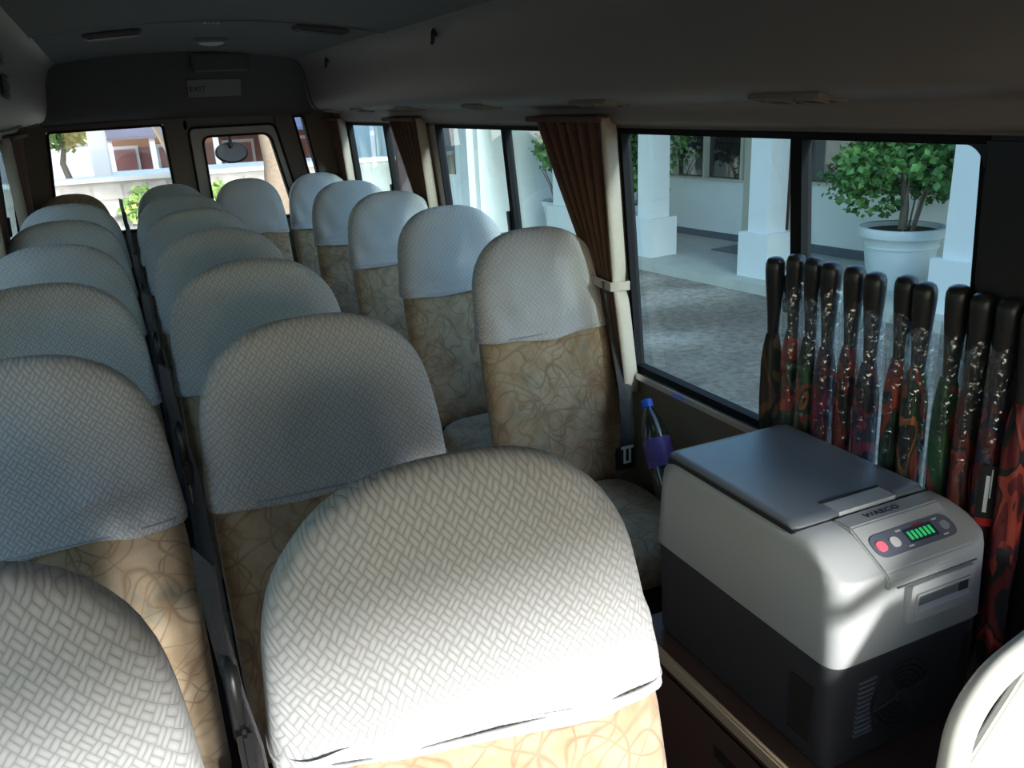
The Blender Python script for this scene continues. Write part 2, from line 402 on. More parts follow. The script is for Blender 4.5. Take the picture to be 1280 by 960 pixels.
# kerbside passenger door, black framed, dark glass
d1 = empty('door_1', (1.40, .25, FLOOR), kind='structure')
def put(mb, name, mat, par, **k):
    mb.v = [tuple(Vector(p)-par.location) for p in mb.v]; return mb.build(name, mat, par, **k)
put(side(MB(), 1, -.40, .90, FLOOR, .50, .0, .04), 'door_panel', M['blackpl'], d1, bevel=.004)
for a, c, z0, z1 in ((-.40, -.30, .50, WZ1), (.80, 1.003, .50, WZ1), (-.30, .80, 1.28, WZ1), (-.30, .80, .50, .58)):
    put(side(MB(), 1, a, c, z0, z1, -.014, .045), 'door_frame', M['blackpl'], d1, bevel=.008)
g = MB(); g.add([(wx(.58)+.02,-.30,.58),(wx(.58)+.02,.80,.58),(wx(1.28)+.02,.80,1.28),(wx(1.28)+.02,-.30,1.28)], [(0,1,2,3)])
put(g, 'pane', M['doorglass'], d1)
# rounded upper corner of the window opening next to the door
cr = MB(); pts = [(0, 0)] + [(.05-.05*math.sin(t), -.05+.05*math.cos(t)) for t in [i*math.pi/16 for i in range(9)]]
cr.add([(wx(WZ1)-.006, .97+q[0]*1.0+.03, WZ1-.014+q[1]) for q in pts] + [(wx(WZ1)+.02, .97+q[0]+.03, WZ1-.014+q[1]) for q in pts],
       [tuple(range(10)), tuple(range(19, 9, -1))] + [(i, 10+i, 10+(i+1)%10, (i+1)%10) for i in range(10)])
put(cr, 'corner_gusset', M['blackpl'], d1)

# rear wall (with openings) ------------------------------------------------
YR = 5.62
def quadslab(mb, p, y0, y1):
    """p: four (x, z) corners, extruded from y0 to y1"""
    return mb.prism(p, y0, y1, 'y')
rw = MB()
T = 1.80
quadslab(rw, [(-.52, FLOOR), (1.44, FLOOR), (1.44, .80), (-.52, .80)], YR, YR+.05)
quadslab(rw, [(-.52, 1.425), (1.44, 1.425), (1.44, T), (-.52, T)], YR, YR+.05)
quadslab(rw, [(-.52, .80), (-.345, .80), (-.29, 1.425), (-.52, 1.425)], YR, YR+.05)
quadslab(rw, [(.353, .80), (.482, .80), (.468, 1.425), (.338, 1.425)], YR, YR+.05)
quadslab(rw, [(.45, 1.378), (1.0, 1.378), (.985, 1.425), (.45, 1.425)], YR, YR+.05)
quadslab(rw, [(1.098, .80), (1.203, .80), (1.098, 1.425), (.978, 1.425)], YR, YR+.05)
quadslab(rw, [(1.27, .80), (1.44, .80), (1.44, 1.425), (1.17, 1.425)], YR, YR+.05)
quadslab(rw, [(-.29, 1.40), (.34, 1.41), (.34, 1.425), (-.29, 1.425)], YR, YR+.05)
struct(rw.build('wall_rear', M['rear_panel']))
def ring(p, t):
    """inset polygon by t towards its centroid direction per corner"""
    n = len(p); q = []
    for i in range(n):
        a, b_, c = Vector(p[i-1]), Vector(p[i]), Vector(p[(i+1)%n])
        d1_, d2_ = (b_-a).normalized(), (c-b_).normalized()
        n1, n2 = Vector((-d1_.y, d1_.x)), Vector((-d2_.y, d2_.x)); bis = (n1+n2); bis /= max(.2, bis.dot(n1))
        q.append(tuple(b_+bis*t))
    return q
def frame_ring(mb, p, t, y0, y1):
    q = ring(p, t); n = len(p)
    vs = [(x,y0,z) for x,z in p]+[(x,y0,z) for x,z in q]+[(x,y1,z) for x,z in p]+[(x,y1,z) for x,z in q]
    fs = []
    for i in range(n):
        j = (i+1)%n; fs += [(i,j,n+j,n+i), (2*n+i,3*n+i,3*n+j,2*n+j), (i,2*n+i,2*n+j,j), (n+i,n+j,3*n+j,3*n+i)]
    mb.add(vs, fs); return q
def round_poly(p, r, k=5):
    out = []; n = len(p)
    for i in range(n):
        a, b_, c = Vector(p[i-1]), Vector(p[i]), Vector(p[(i+1)%n])
        s, e = b_+(a-b_).normalized()*r, b_+(c-b_).normalized()*r
        for j in range(k+1):
            t = j/k; out.append(tuple(s*(1-t)**2 + b_*2*t*(1-t) + e*t*t))
    return out
def rear_window(n, poly, r, fw):
    o = empty('window_%d' % n, (poly[0][0], YR, poly[0][1]), kind='structure')
    pp = round_poly(poly, r); mb = MB(); q = frame_ring(mb, pp, fw, YR-.012, YR+.055); put(mb, 'frame', M['rubber'], o)
    g = MB().add([(x, YR+.02, z) for x, z in q], [tuple(range(len(q)))]); put(g, 'pane', M['rearglass'], o)
rear_window(9, [(-.345, .80), (.355, .80), (.34, 1.415), (-.29, 1.405)], .03, .014)
rear_window(10, [(1.20, .80), (1.27, .80), (1.172, 1.425), (1.098, 1.425)], .012, .012)
d2 = empty('door_2', (.8, YR, FLOOR), kind='structure')
outer = round_poly([(.478, .30), (1.21, .30), (.992, 1.39), (.463, 1.39)], .05)
mb = MB(); q = frame_ring(mb, outer, .014, YR-.012, YR+.05); put(mb, 'door_seal', M['rubber'], d2)
inner = round_poly([(.545, .80), (1.06, .80), (.955, 1.335), (.538, 1.335)], .06)
mb = MB(); n_ = len(q)
vs = [(x, YR-.004, z) for x, z in q] + [(x, YR-.004, z) for x, z in inner] + [(x, YR+.045, z) for x, z in q] + [(x, YR+.045, z) for x, z in inner]
fs = []
for i in range(n_):
    j = (i+1) % n_; fs += [(i,j,n_+j,n_+i), (2*n_+i,3*n_+i,3*n_+j,2*n_+j), (n_+i,n_+j,3*n_+j,3*n_+i)]
mb.add(vs, fs); put(mb, 'door_leaf', simple('grey_door_trim', (.30, .30, .30), .5), d2)
mb = MB(); qi = frame_ring(mb, inner, .013, YR-.014, YR+.05); put(mb, 'window_seal', M['rubber'], d2)
put(MB().add([(x, YR+.02, z) for x, z in qi], [tuple(range(len(qi)))]), 'pane', M['rearglass'], d2)

# rear wall above the windows: a sloping padded panel from the roof down to a ledge
rp = []
for i in range(15):
    x = -.30 + i*(1.52/14); crown = .055*(1-((x-XC)/.76)**2)
    rp.append([(x, 5.29, 1.735+crown), (x, 5.36, 1.66), (x, 5.44, 1.55), (x, 5.51, 1.475+.3*crown), (x, 5.545, 1.445+.3*crown), (x, 5.63, 1.425+.2*crown)])
tr = MB().grid(rp).build('trim_3', M['rear_panel'], smooth='all'); struct(tr)

# ceiling with a crown, in two lengths with a seam between them ----------------
def roof_piece(y0, y1, name, parent=None, dz=0.0):
    rows = []
    for i in range(21):
        x = -.24 + i*(1.40/20); z = 1.727 + .06*(1-((x-XC)/.70)**2) + dz
        rows.append([(x, y0, z), (x, (y0+y1)/2, z), (x, y1, z)])
    return MB().grid(rows).build(name, M['ceiling'], parent, smooth='all')
ce = struct(roof_piece(Y0, 3.50, 'ceiling'))
roof_piece(3.512, 5.32, 'rear_ceiling_panel', ce, .004)
seam = MB().grid([[(x, 3.480, 1.7245+.06*(1-((x-XC)/.70)**2)), (x, 3.525, 1.7245+.06*(1-((x-XC)/.70)**2)+.002)] for x in [-.24+i*.07 for i in range(21)]])
seam.build('seam_strip', M['ink'], ce, smooth='all')
# outer roof skin keeps daylight out
rs = MB().grid([[(x, Y0-.06, 1.80+.1*(1-((x-XC)/1.02)**2)), (x, Y1+.07, 1.80+.1*(1-((x-XC)/1.02)**2))] for x in [XC-1.02+i*.102 for i in range(21)]])
rs.build('roof_skin', M['bus'], ce, smooth='all')

# air ducts along both sides ----------------------------------------------------
DUCT = [(1.085, 1.742), (1.12, 1.72), (1.145, 1.66), (1.155, 1.58), (1.165, 1.51), (1.185, 1.465), (1.22, 1.447), (1.27, 1.440), (1.31, 1.436), (1.322, 1.425), (1.326, 1.405), (1.335, 1.385), (1.372, 1.374)]
def smooth_poly(p, it=2):
    for _ in range(it):
        q = [p[0]]
        for a, c in zip(p[:-1], p[1:]): q += [(a[0]*.75+c[0]*.25, a[1]*.75+c[1]*.25), (a[0]*.25+c[0]*.75, a[1]*.25+c[1]*.75)]
        p = q + [p[-1]]
    return p
DS = smooth_poly(DUCT)
def duct(name, sgn, y1):
    rows = [[((x if sgn > 0 else 2*XC-x), y, z) for x, z in DS] for y in (Y0, 1.0, 2.5, 4.0, y1)]
    return struct(MB().grid(rows).build(name, M['vinyl'], smooth='all'))
du_r = duct('trim_1', 1, 5.42); du_l = duct('trim_2', -1, 5.42)
# end seam of the right duct where it meets the rear corner
MB().tube([(x-.004, 5.31, z-.004) for x, z in DS[2:-4]], .0045, 6).build('end_bead', M['rear_panel'], du_r, smooth='all')
MB().tube([(2*XC-x+.004, 5.31, z-.004) for x, z in DS[2:-4]], .0045, 6).build('end_bead', M['rear_panel'], du_l, smooth='all')

def air_vent(y, sgn, label):
    """pair of swivelling outlets in a rectangular bezel, on the underside of the duct"""
    x = 1.245 if sgn > 0 else 2*XC-1.245
    t = empty('air_vent', (x, y, 1.4435), label=label, cat='air vent', group='air outlets under the window ducts')
    t.rotation_euler = (0, R(9)*sgn, 0)
    fr = MB(); q = frame_ring(fr, round_poly([(-.042, -.10), (.042, -.10), (.042, .10), (-.042, .10)], .01), .006, -.006, .004)
    fr.v = [(a, c, b_) for a, b_, c in fr.v]; fr.build('bezel', M['wall'], t, smooth=True)
    MB().box((-.040, -.098, -.001), (.040, .098, .004)).build('backing', M['rear_panel'], t)
    for s in (-1, 1):
        nz = MB(); nz.lathe([(.031, -.001), (.031, -.007), (.027, -.009), (.026, -.003), (.004, -.003)], 18, (0, s*.045, 0), False, True)
        oo = nz.build('outlet', M['wall'], t, smooth=True)
        for k in (-.012, 0, .012):
            MB().box((k-.002, s*.045-.024, -.008), (k+.002, s*.045+.024, -.003)).build('louvre', M['blackpl'], oo)
    return t
lbl = ['pair of round air outlets above the umbrellas', 'pair of round air outlets above the curtain beside the water bottle',
       'pair of round air outlets over the middle of the second kerbside window', 'pair of round air outlets above the curtain at the second kerbside pillar',
       'pair of round air outlets over the rearmost kerbside window', 'pair of round air outlets in the kerbside rear corner of the duct']
for y, l_ in zip((1.34, 2.10, 2.92, 3.72, 4.50, 5.12), lbl): air_vent(y, 1, l_)
lbl2 = ['pair of air outlets on the driver side duct over the second seat row', 'pair of air outlets on the driver side duct over the third seat row', 'pair of air outlets on the driver side duct over the fifth seat row', 'pair of air outlets on the driver side duct over the last seat row']
for y, l_ in zip((1.6, 2.4, 3.9, 5.0), lbl2): air_vent(y, -1, l_)
# dark speaker grilles on the driver side duct
for y, z, l_ in ((2.95, 1.66, 'upper dark square grille on the driver side duct face'), (2.95, 1.565, 'lower dark square grille on the driver side duct face')):
    t = empty('duct_grille', (2*XC-1.147, y, z), label=l_, cat='grille')
    t.rotation_euler = (0, R(4), 0)
    MB().box((-.004, -.055, -.035), (.004, .055, .035)).build('plate', M['rear_panel'], t, bevel=.003)
    for k in range(5): MB().box((.004, -.046, -.026+k*.0125), (.007, .046, -.022+k*.0125)).build('bar', M['blackpl'], t)
# coat hooks
for y, l_ in ((3.02, 'black coat hook on the kerbside duct above the second window'), (4.64, 'black coat hook on the kerbside duct near the rear door')):
    t = empty('coat_hook', (1.131, y, 1.70), label=l_, cat='hook')
    MB().box((-.006, -.008, -.014), (.006, .008, .016)).build('mount', M['blackpl'], t, bevel=.003)
    MB().tube([(-.004, 0, .012), (-.012, 0, 0), (-.015, 0, -.028), (-.018, 0, -.036), (-.024, 0, -.037)], [.008, .008, .007, .006, .004], 8).build('prong', M['blackpl'], t, smooth='all')

# front of the bus: header, windscreen pillars, bulkhead, dashboard -------------
fw_ = MB(); fw_.box((-.56, Y0-.05, FLOOR), (1.48, Y0, .72)); fw_.box((-.56, Y0-.05, 1.50), (1.48, Y0, 1.85))
fw_.box((-.56, Y0-.05, .72), (-.46, Y0, 1.50)); fw_.box((1.38, Y0-.05, .72), (1.48, Y0, 1.50))
struct(fw_.build('wall_front', M['vinyl']))
ws = empty('window_11', (XC, Y0, .72), kind='structure')
put(MB().add([(-.46, Y0-.02, .72), (1.38, Y0-.02, .72), (1.38, Y0-.02, 1.50), (-.46, Y0-.02, 1.50)], [(0,1,2,3)]), 'pane', M['rearglass'], ws)
db = MB().prism([(Y0+.01, FLOOR+.01), (-1.02, FLOOR+.01), (-.98, .45), (-1.02, .66), (-1.10, .70), (Y0+.01, .70)], -.44, 1.36, 'x')
tag(db.build('dashboard', M['dash'], bevel=.01), 'grey dashboard under the windscreen behind the camera', 'dashboard')

# ------------------------------------------------------------------ seats
ZT = 1.072 - FLOOR; ZH = .76 - FLOOR; ZB = .27 - FLOOR
def back_section(z, off=0.0, n=28):
    """one ring of the backrest at height z (local), as points counter-clockwise"""
    zt = ZT + off; zr = .87 - FLOOR
    wd = min(.236, .236 - .030*max(0, (z-ZH+.05)/.36))
    th = .135 - .055*(z-ZB)/(ZT-ZB)
    yf = -.092 + .263*(z-ZH) + .012
    s = max(0.0, min(1.0, (z-zr)/(zt-zr)))
    kx = max(0.0, 1-s**2.9)**(1/2.5); ky = max(0.0, 1-s**5)**.5
    cx = (wd+off)*kx; cy = (th/2+off)*ky
    yc = yf + th/2
    out = []
    for j in range(n):
        a = 2*math.pi*j/n; ca, sa = math.cos(a), math.sin(a)
        px = math.copysign(abs(ca)**(2/4.2), ca)*cx; py = math.copysign(abs(sa)**(2/3.0), sa)*cy
        out.append([px, yc+py, z])
    return out
def heights(z0, zt, k0, k1):
    zr = .87 - FLOOR
    return [z0+(zr-z0)*i/k0 for i in range(k0)] + [zr+(zt-zr)*math.sin(math.pi/2*i/k1) for i in range(k1+1)]
def backrest_mesh():
    rows = [back_section(z) for z in heights(ZB, ZT, 8, 12)]
    return MB().grid(rows, True, True, True).mesh('backrest', M['moquette'], 'all')
def cover_mesh(seed, slant=0.0):
    rnd = random.Random(seed); ph = [rnd.uniform(0, 6.3) for _ in range(8)]
    rows = []; n = 56
    hs = heights(ZH, ZT+.011, 14, 14)
    for i, z in enumerate(hs):
        ring_ = back_section(z, .011, n)
        q = max(0, 1-(z-ZH)/.26)                          # looseness grows towards the hem
        for p in ring_:
            a = math.atan2(p[1], p[0])
            wv = .0022*math.sin(p[0]*38+p[2]*30+ph[0]) + .002*math.sin(p[0]*22-p[2]*46+ph[1]) + .0013*math.sin(p[0]*70+p[2]*18+ph[2])
            wv += .004*math.exp(-((p[2]-ZH-.05-.12*(p[0]+ph[3]*.02))/.009)**2)*math.sin(ph[4]+p[0]*9)
            wv = max(-.004, wv*(.5+1.7*q))
            p[1] += wv*(-1 if p[1] < back_section(z, 0, 4)[0][1] else 1)
            sag = .006*math.sin(p[0]*11+ph[5]) + .004*math.sin(p[0]*25+ph[6])
            p[2] += slant*(1-p[0]/.22)*.5*q + sag*q*q + .012*q*q*(p[0]/.22)*math.sin(ph[7])*.5
        rows.append(ring_)
    mb = MB().grid(rows, True, False, True)
    # inner turned-in hem gives the cloth its thickness
    o = len(mb.v); inner_ = [[p[0]*.985, p[1]+(.006 if j > n/2 else -.006), p[2]-.001] for j, p in enumerate(rows[0])]
    mb.v += [tuple(p) for p in inner_]
    for j in range(n): mb.f.append((j, o+j, o+(j+1)%n, (j+1)%n))
    up = [[p[0]*.985, p[1]+.0, p[2]+.02] for p in inner_]; o2 = len(mb.v); mb.v += [tuple(p) for p in up]
    for j in range(n): mb.f.append((o+j, o2+j, o2+(j+1)%n, o+(j+1)%n))
    m = mb.mesh('seat_cover', M['cover'], 'all')
    uv = m.uv_layers.new(name='UVMap')
    for poly in m.polygons:
        for li in poly.loop_indices:
            p = m.vertices[m.loops[li].vertex_index].co
            uv.data[li].uv = (p.x*(1.08), p.z*1.03 - (p.y*.25))
    return m
def hem_mesh(slant=0.0):
    rows = []
    for z, off in ((ZH+.010, .0110), (ZH+.014, .0125), (ZH+.010, .0132)): rows.append(back_section(z, off, 56))
    for r_ in rows:
        for p in r_: p[2] += slant*(1-p[0]/.22)*.5
    return MB().grid(rows, True).mesh('hem_stitching', M['cover'], 'all')
def cushion_mesh():
    rows = []; n = 32
    for i in range(13):
        a = -math.pi/2 + math.pi*i/12; k = max(0.02, math.cos(a))**.35; z = .345 + math.copysign(abs(math.sin(a))**.7, math.sin(a))*.075
        ring_ = []
        for j in range(n):
            t = 2*math.pi*j/n; c, s = math.cos(t), math.sin(t)
            ring_.append((math.copysign(abs(c)**.45, c)*.215*k, -.43 + math.copysign(abs(s)**.45, s)*.245*k, z + .012*(1-(c*c))*(1 if i > 6 else 0)))
        rows.append(ring_)
    return MB().grid(rows, True, True, True).mesh('cushion', M['moquette'], 'all')
me_back = backrest_mesh(); me_cush = cushion_mesh(); me_hem = hem_mesh()
me_cov = [cover_mesh(s) for s in (3, 8, 15, 21)] + [cover_mesh(9, .055)]; me_hem_s = hem_mesh(.055)
me_pan = MB().box((-.19, -.64, .235), (.19, -.20, .275)).mesh('seat_pan', M['steel'], bevel=.01)
me_leg = MB().tube([(0, 0, 0), (0, 0, .245)], .016, 10).mesh('leg', M['steel'], True)
me_foot = MB().lathe([(.028, 0), (.028, .006), (.018, .012)], 12).mesh('floor_plate', M['steel'], True)
me_hinge = MB().lathe([(.001, -.014), (.042, -.014), (.045, -.010), (.045, .010), (.042, .014), (.001, .014)], 18).mesh('recliner_hinge', M['blackpl'], True)
me_lever = MB().tube([(0, 0, 0), (0, -.06, .02), (0, -.13, .02)], [.009, .010, .008], 8).mesh('recline_lever', M['blackpl'], True)
me_buckle = MB().box((-.013, -.011, 0), (.013, .011, .075)).mesh('buckle', M['blackpl'], bevel=.005)
me_button = MB().box((-.006, -.012, .062), (.006, .002, .077)).mesh('release_button', M['red'], bevel=.003)
rng = random.Random(4)
def seat(x, y, label, cover=0, buckle=None, sx=1.0):
    t = empty('bus_seat', (x, y, FLOOR), label=label, cat='seat', group='passenger seats')
    t.rotation_euler = (0, 0, R(rng.uniform(-.6, .6))); t.scale = (sx, 1, 1)
    bk = link('backrest', me_back, t)
    if cover is not None:
        c = link('seat_cover', me_cov[cover], t); tag(c, label='white woven cotton headrest cover')
        link('hem_stitching', me_hem_s if cover == 4 else me_hem, c)
    link('cushion', me_cush, t); link('seat_pan', me_pan, t)
    for lx in (-.16, .16):
        for ly in (-.58, -.26):
            l_ = link('leg', me_leg, t); l_.location = (lx, ly, 0)
            link('floor_plate', me_foot, l_)
    for s in (-1, 1):
        h = link('recliner_hinge', me_hinge, t); h.location = (s*.195, -.20, .33); h.rotation_euler = (0, R(90), 0)
    lv = link('recline_lever', me_lever, t); lv.location = (-.215, -.24, .31)
    if buckle:
        bb = link('buckle', me_buckle, t); bb.location = (buckle, -.27, .40); bb.rotation_euler = (R(18), 0, 0)
        link('release_button', me_button, bb)
    return t
YS = .837; PY = .75; XL, XM, XA, XR = -.2226, .2979, .7275, 1.1626
ordn = ['first', 'second', 'third', 'fourth', 'fifth', 'sixth']
for k in range(6):
    dy = -.035 if k == 0 else 0
    seat(XL-(.035 if k == 0 else 0), YS+PY*k+dy, '%s seat back from the front in the driver-side window column, white woven cover' % ordn[k], k % 4, .235)
    seat(XM-(.010 if k == 0 else 0), YS+PY*k+dy, '%s seat back from the front in the aisle column, white woven cover' % ordn[k], 4 if k == 0 else (k*3+1) % 4)
seat(XL, YS+PY*6, 'rear-bench seat by the driver-side window, tan backrest without a cover', None, .235, .865)
seat(XM, YS+PY*6, 'rear-bench seat in front of the large rear window, white woven cover', 1, None, .865)
seat(XA, YS+PY*6, 'rear-bench seat closing the end of the aisle before the rear door', 0, None, .865)
for k, s in zip(range(2, 6), ('single kerbside seat beside the water bottle, first behind the cool box', 'single kerbside seat second behind the cool box, beside the middle window',
                              'single kerbside seat third behind the cool box, white woven cover', 'single kerbside seat fourth behind the cool box, white woven cover')):
    seat(XR, YS+PY*k, s, (k+1) % 4, None, .965)
seat(XR, YS+PY*6, 'rear-bench seat by the kerbside window, white woven cover', 2, None, .865)

# seat belts hanging in the gap between the driver-side pairs -------------------
def ribbon(pts, width, side_dir, t=.0016):
    rows = []; sd = Vector(side_dir).normalized()*width/2; nn = Vector((0, 0, 0))
    pts = [Vector(p) for p in pts]; top = []; bot = []
    for i, p in enumerate(pts):
        tg = (pts[min(i+1, len(pts)-1)]-pts[max(i-1, 0)]).normalized(); no = tg.cross(sd).normalized()*t
        rows.append([p-sd-no, p+sd-no, p+sd+no, p-sd+no])
    return MB().grid(rows, True, True, True)
for k in range(7):
    y = YS+PY*k
    t = empty('seat_belt', (.022 if k == 0 else .033, y-(.03 if k == 0 else 0), FLOOR), label='charcoal lap and shoulder belt hanging beside the %s' % (('%s aisle-column seat from the front' % ordn[k]) if k < 6 else 'rear-bench seat under the large rear window'), cat='seat belt', group='seat belts between the paired seats')
    ribbon([(-.004, .06, 1.14), (-.006, .03, 1.10), (0, -.005, 1.02), (.008, -.03, .97), (.012, -.09, .80), (.012, -.16, .60), (.004, -.24, .42), (.0, -.30, .30)], .046, (.35, -.9, -.1)).build('webbing', M['strap'], t, smooth=True)
    g = MB(); g.tube([(0, math.cos(a)*.019-.005, 1.0+math.sin(a)*.045) for a in [i*2*math.pi/16 for i in range(17)]], .0085, 8)
    g.build('guide_loop', M['blackpl'], t, smooth='all')
    tg = MB().box((-.006, -.045, .93), (.010, -.005, .985)).build('tongue_housing', M['blackpl'], t, bevel=.006)
    MB().box((-.002, -.034, .895), (.002, -.014, .935)).build('tongue', M['chrome'], tg, bevel=.0015)
# belt by the first kerbside single seat, steel tongue showing
t = empty('seat_belt', (1.40, YS+PY*2, FLOOR), label='dark belt with a pale steel tongue against the wall by the bottle', cat='seat belt', group='window-side seat belts')
ribbon([(-.06, -.125, 1.04), (-.035, -.115, .95), (-.03, -.13, .84), (-.04, -.19, .70), (-.075, -.26, .58), (-.10, -.285, .50)], .05, (1, .05, 0)).build('webbing', M['strap'], t, smooth=True)
tg = MB().box((-.135, -.292, .47), (-.065, -.276, .55)).build('tongue_housing', M['blackpl'], t, bevel=.006)
sx, sy, sz = -.10, -.298, .515
tongue = MB()
tongue.box((sx-.022, sy, sz+.030), (sx+.022, sy+.003, sz+.038)); tongue.box((sx-.013, sy, sz-.012), (sx-.006, sy+.003, sz+.030))
tongue.box((sx+.006, sy, sz-.012), (sx+.013, sy+.003, sz+.030)); tongue.box((sx-.013, sy, sz-.019), (sx+.013, sy+.003, sz-.012))
tongue.build('tongue', M['whitepl'], tg)
# ------------------------------------------------------------------ curtains
def curtain(sgn, yA, yB, tie, zt, zb, tieZ, label, foot):
    """pleated curtain drawn together at a tie; yA..yB at the rail, tie=(y0,y1) at tieZ, foot=(y0,y1) at the bottom"""
    t = empty('curtain', ((1.33 if sgn > 0 else -.41), (yA+yB)/2, zb), label=label, cat='curtain', group='brown window curtains')
    def X(z, o): 
        x = wx(z)-o; return x if sgn > 0 else 2*XC-x
    rows_f = []; nc = 64
    for i in range(29):
        z = zt+(zb-zt)*i/28
        if z > tieZ: s = ((zt-z)/(zt-tieZ))**1.05; a, c = yA+(tie[0]-yA)*s, yB+(tie[1]-yB)*s; dep = .016+.010*s
        else: s = ((tieZ-z)/(tieZ-zb))**.8; a, c = tie[0]+(foot[0]-tie[0])*s, tie[1]+(foot[1]-tie[1])*s; dep = .024
        pinch = math.exp(-((z-tieZ)/.02)**2)*.5
        row = []
        for j in range(nc+1):
            q = j/nc; wv = math.sin(q*2*math.pi*6.5 + .6*math.sin(3*q+i*.05))*.7 + .3*math.sin(q*2*math.pi*13+1+i*.03)
            row.append((X(max(z, .62), .034 + dep*(1-pinch)*wv), a+(c-a)*q, z))
        rows_f.append(row)
    fm = MB().grid(rows_f); o = put(fm, 'cloth', M['curtain'], t, smooth='all')
    sm = o.modifiers.new('thickness', 'SOLIDIFY'); sm.thickness = .003
    # pale beige strip along the leading edge, turned back towards the window
    rows = []
    for i in range(29):
        z = zt+(zb-zt)*i/28
        if z > tieZ: s = ((zt-z)/(zt-tieZ))**1.05; a = yA+(tie[0]-yA)*s
        else: s = ((tieZ-z)/(tieZ-zb))**.8; a = tie[0]+(foot[0]-tie[0])*s
        wd = .027*(1-.45*math.exp(-((z-tieZ)/.03)**2))
        rows.append([(X(max(z, .62), .052), a-.001, z), (X(max(z, .62), .060), a-.016-wd*.2, z), (X(max(z, .62), .046), a-wd*.8, z), (X(max(z, .62), .014), a-wd, z)])
    lo = put(MB().grid(rows), 'pale_edge', M['beigecloth'], t, smooth='all')
    sm = lo.modifiers.new('thickness', 'SOLIDIFY'); sm.thickness = .003
    # tie band
    tb = MB(); ya, yb = tie[0]-.034, tie[1]+.006
    loop = [(X(tieZ, .072), ya+.01), (X(tieZ, .074), (ya+yb)/2), (X(tieZ, .066), yb), (X(tieZ, .010), yb), (X(tieZ, .008), ya)]
    tb.grid([[(x, y, tieZ-.014+.03*((y-ya)/(yb-ya))*.3) for x, y in loop], [(x, y, tieZ+.014+.03*((y-ya)/(yb-ya))*.3) for x, y in loop]], True)
    to = put(tb, 'tie_band', M['beigecloth'], t); sm = to.modifiers.new('thickness', 'SOLIDIFY'); sm.thickness = .004
    hd = MB(); hd.box((min(X(zt, .075), X(zt, .006)), yA-.02, zt-.012), (max(X(zt, .075), X(zt, .006)), yB+.01, zt+.006)); put(hd, 'heading_tape', M['curtain'], t, bevel=.004)
curtain(1, 2.20, 2.64, (2.20, 2.32), 1.402, .56, .905, 'brown pleated curtain tied back behind the first kerbside single seat', (2.17, 2.27))
curtain(1, 3.84, 4.30, (3.83, 3.96), 1.398, .60, .93, 'brown pleated curtain tied back at the second kerbside pillar', (3.80, 3.92))
curtain(1, 5.30, 5.60, (5.31, 5.42), 1.395, .60, .95, 'brown curtain tied back in the kerbside rear corner', (5.30, 5.40))
curtain(-1, 4.55, 5.45, (5.10, 5.45), 1.398, .56, .80, 'brown curtain drawn over the rearmost driver-side window', (5.12, 5.45))
curtain(-1, 3.55, 4.00, (3.76, 3.92), 1.398, .60, .90, 'brown curtain tied back at the driver-side pillar by the fifth row', (3.76, 3.90))
curtain(-1, 2.10, 2.50, (2.20, 2.36), 1.398, .60, .90, 'brown curtain tied back at the driver-side pillar by the third row', (2.20, 2.34))

# ------------------------------------------------------------------ ceiling fittings
def zc(x): return 1.727 + .06*(1-((x-XC)/.70)**2)
for x, y, l_ in ((.10, 3.78, 'dark louvred ceiling grille on the driver side behind the ceiling seam'), (.865, 3.62, 'dark louvred ceiling grille on the kerbside behind the ceiling seam')):
    t = empty('ceiling_grille', (x, y, zc(x)+.001), label=l_, cat='grille', group='ceiling grilles')
    t.rotation_euler = (0, -math.atan(.12*(x-XC)/.49)*-1, 0)
    MB().box((-.105, -.055, -.016), (.105, .055, 0)).build('housing', M['rear_panel'], t, bevel=.005)
    for k in range(6): MB().box((-.09, -.044+k*.016, -.020), (.09, -.037+k*.016, -.015)).build('louvre', M['blackpl'], t)
    MB().box((-.10, .048, -.022), (.10, .056, -.014)).build('lip', M['vinyl'], t, bevel=.002)
t = empty('dome_lamp', (.53, 4.38, zc(.53)+.002), label='small oval unlit dome lamp in the middle of the ceiling', cat='lamp')
lm = MB().lathe([(.075, 0), (.075, -.010), (.068, -.016)], 28, (0,0,0)).build('bezel', M['vinyl'], t, smooth=True); lm.scale = (1, .7, 1)
lm2 = MB().lathe([(.058, -.014), (.052, -.022), (.03, -.028), (.004, -.030)], 28, (0,0,0)).build('lens', M['whitepl'], t, smooth=True); lm2.scale = (1, .7, 1)
t = empty('ceiling_clip', (.44, 3.545, zc(.44)), label='row of tiny bright studs on the ceiling seam', cat='stud')
for k in range(4): MB().lathe([(.006, .004), (.006, -.004), (.003, -.007)], 10, (k*.016-.024, 0, 0)).build('stud', M['chrome'], t, smooth=True)
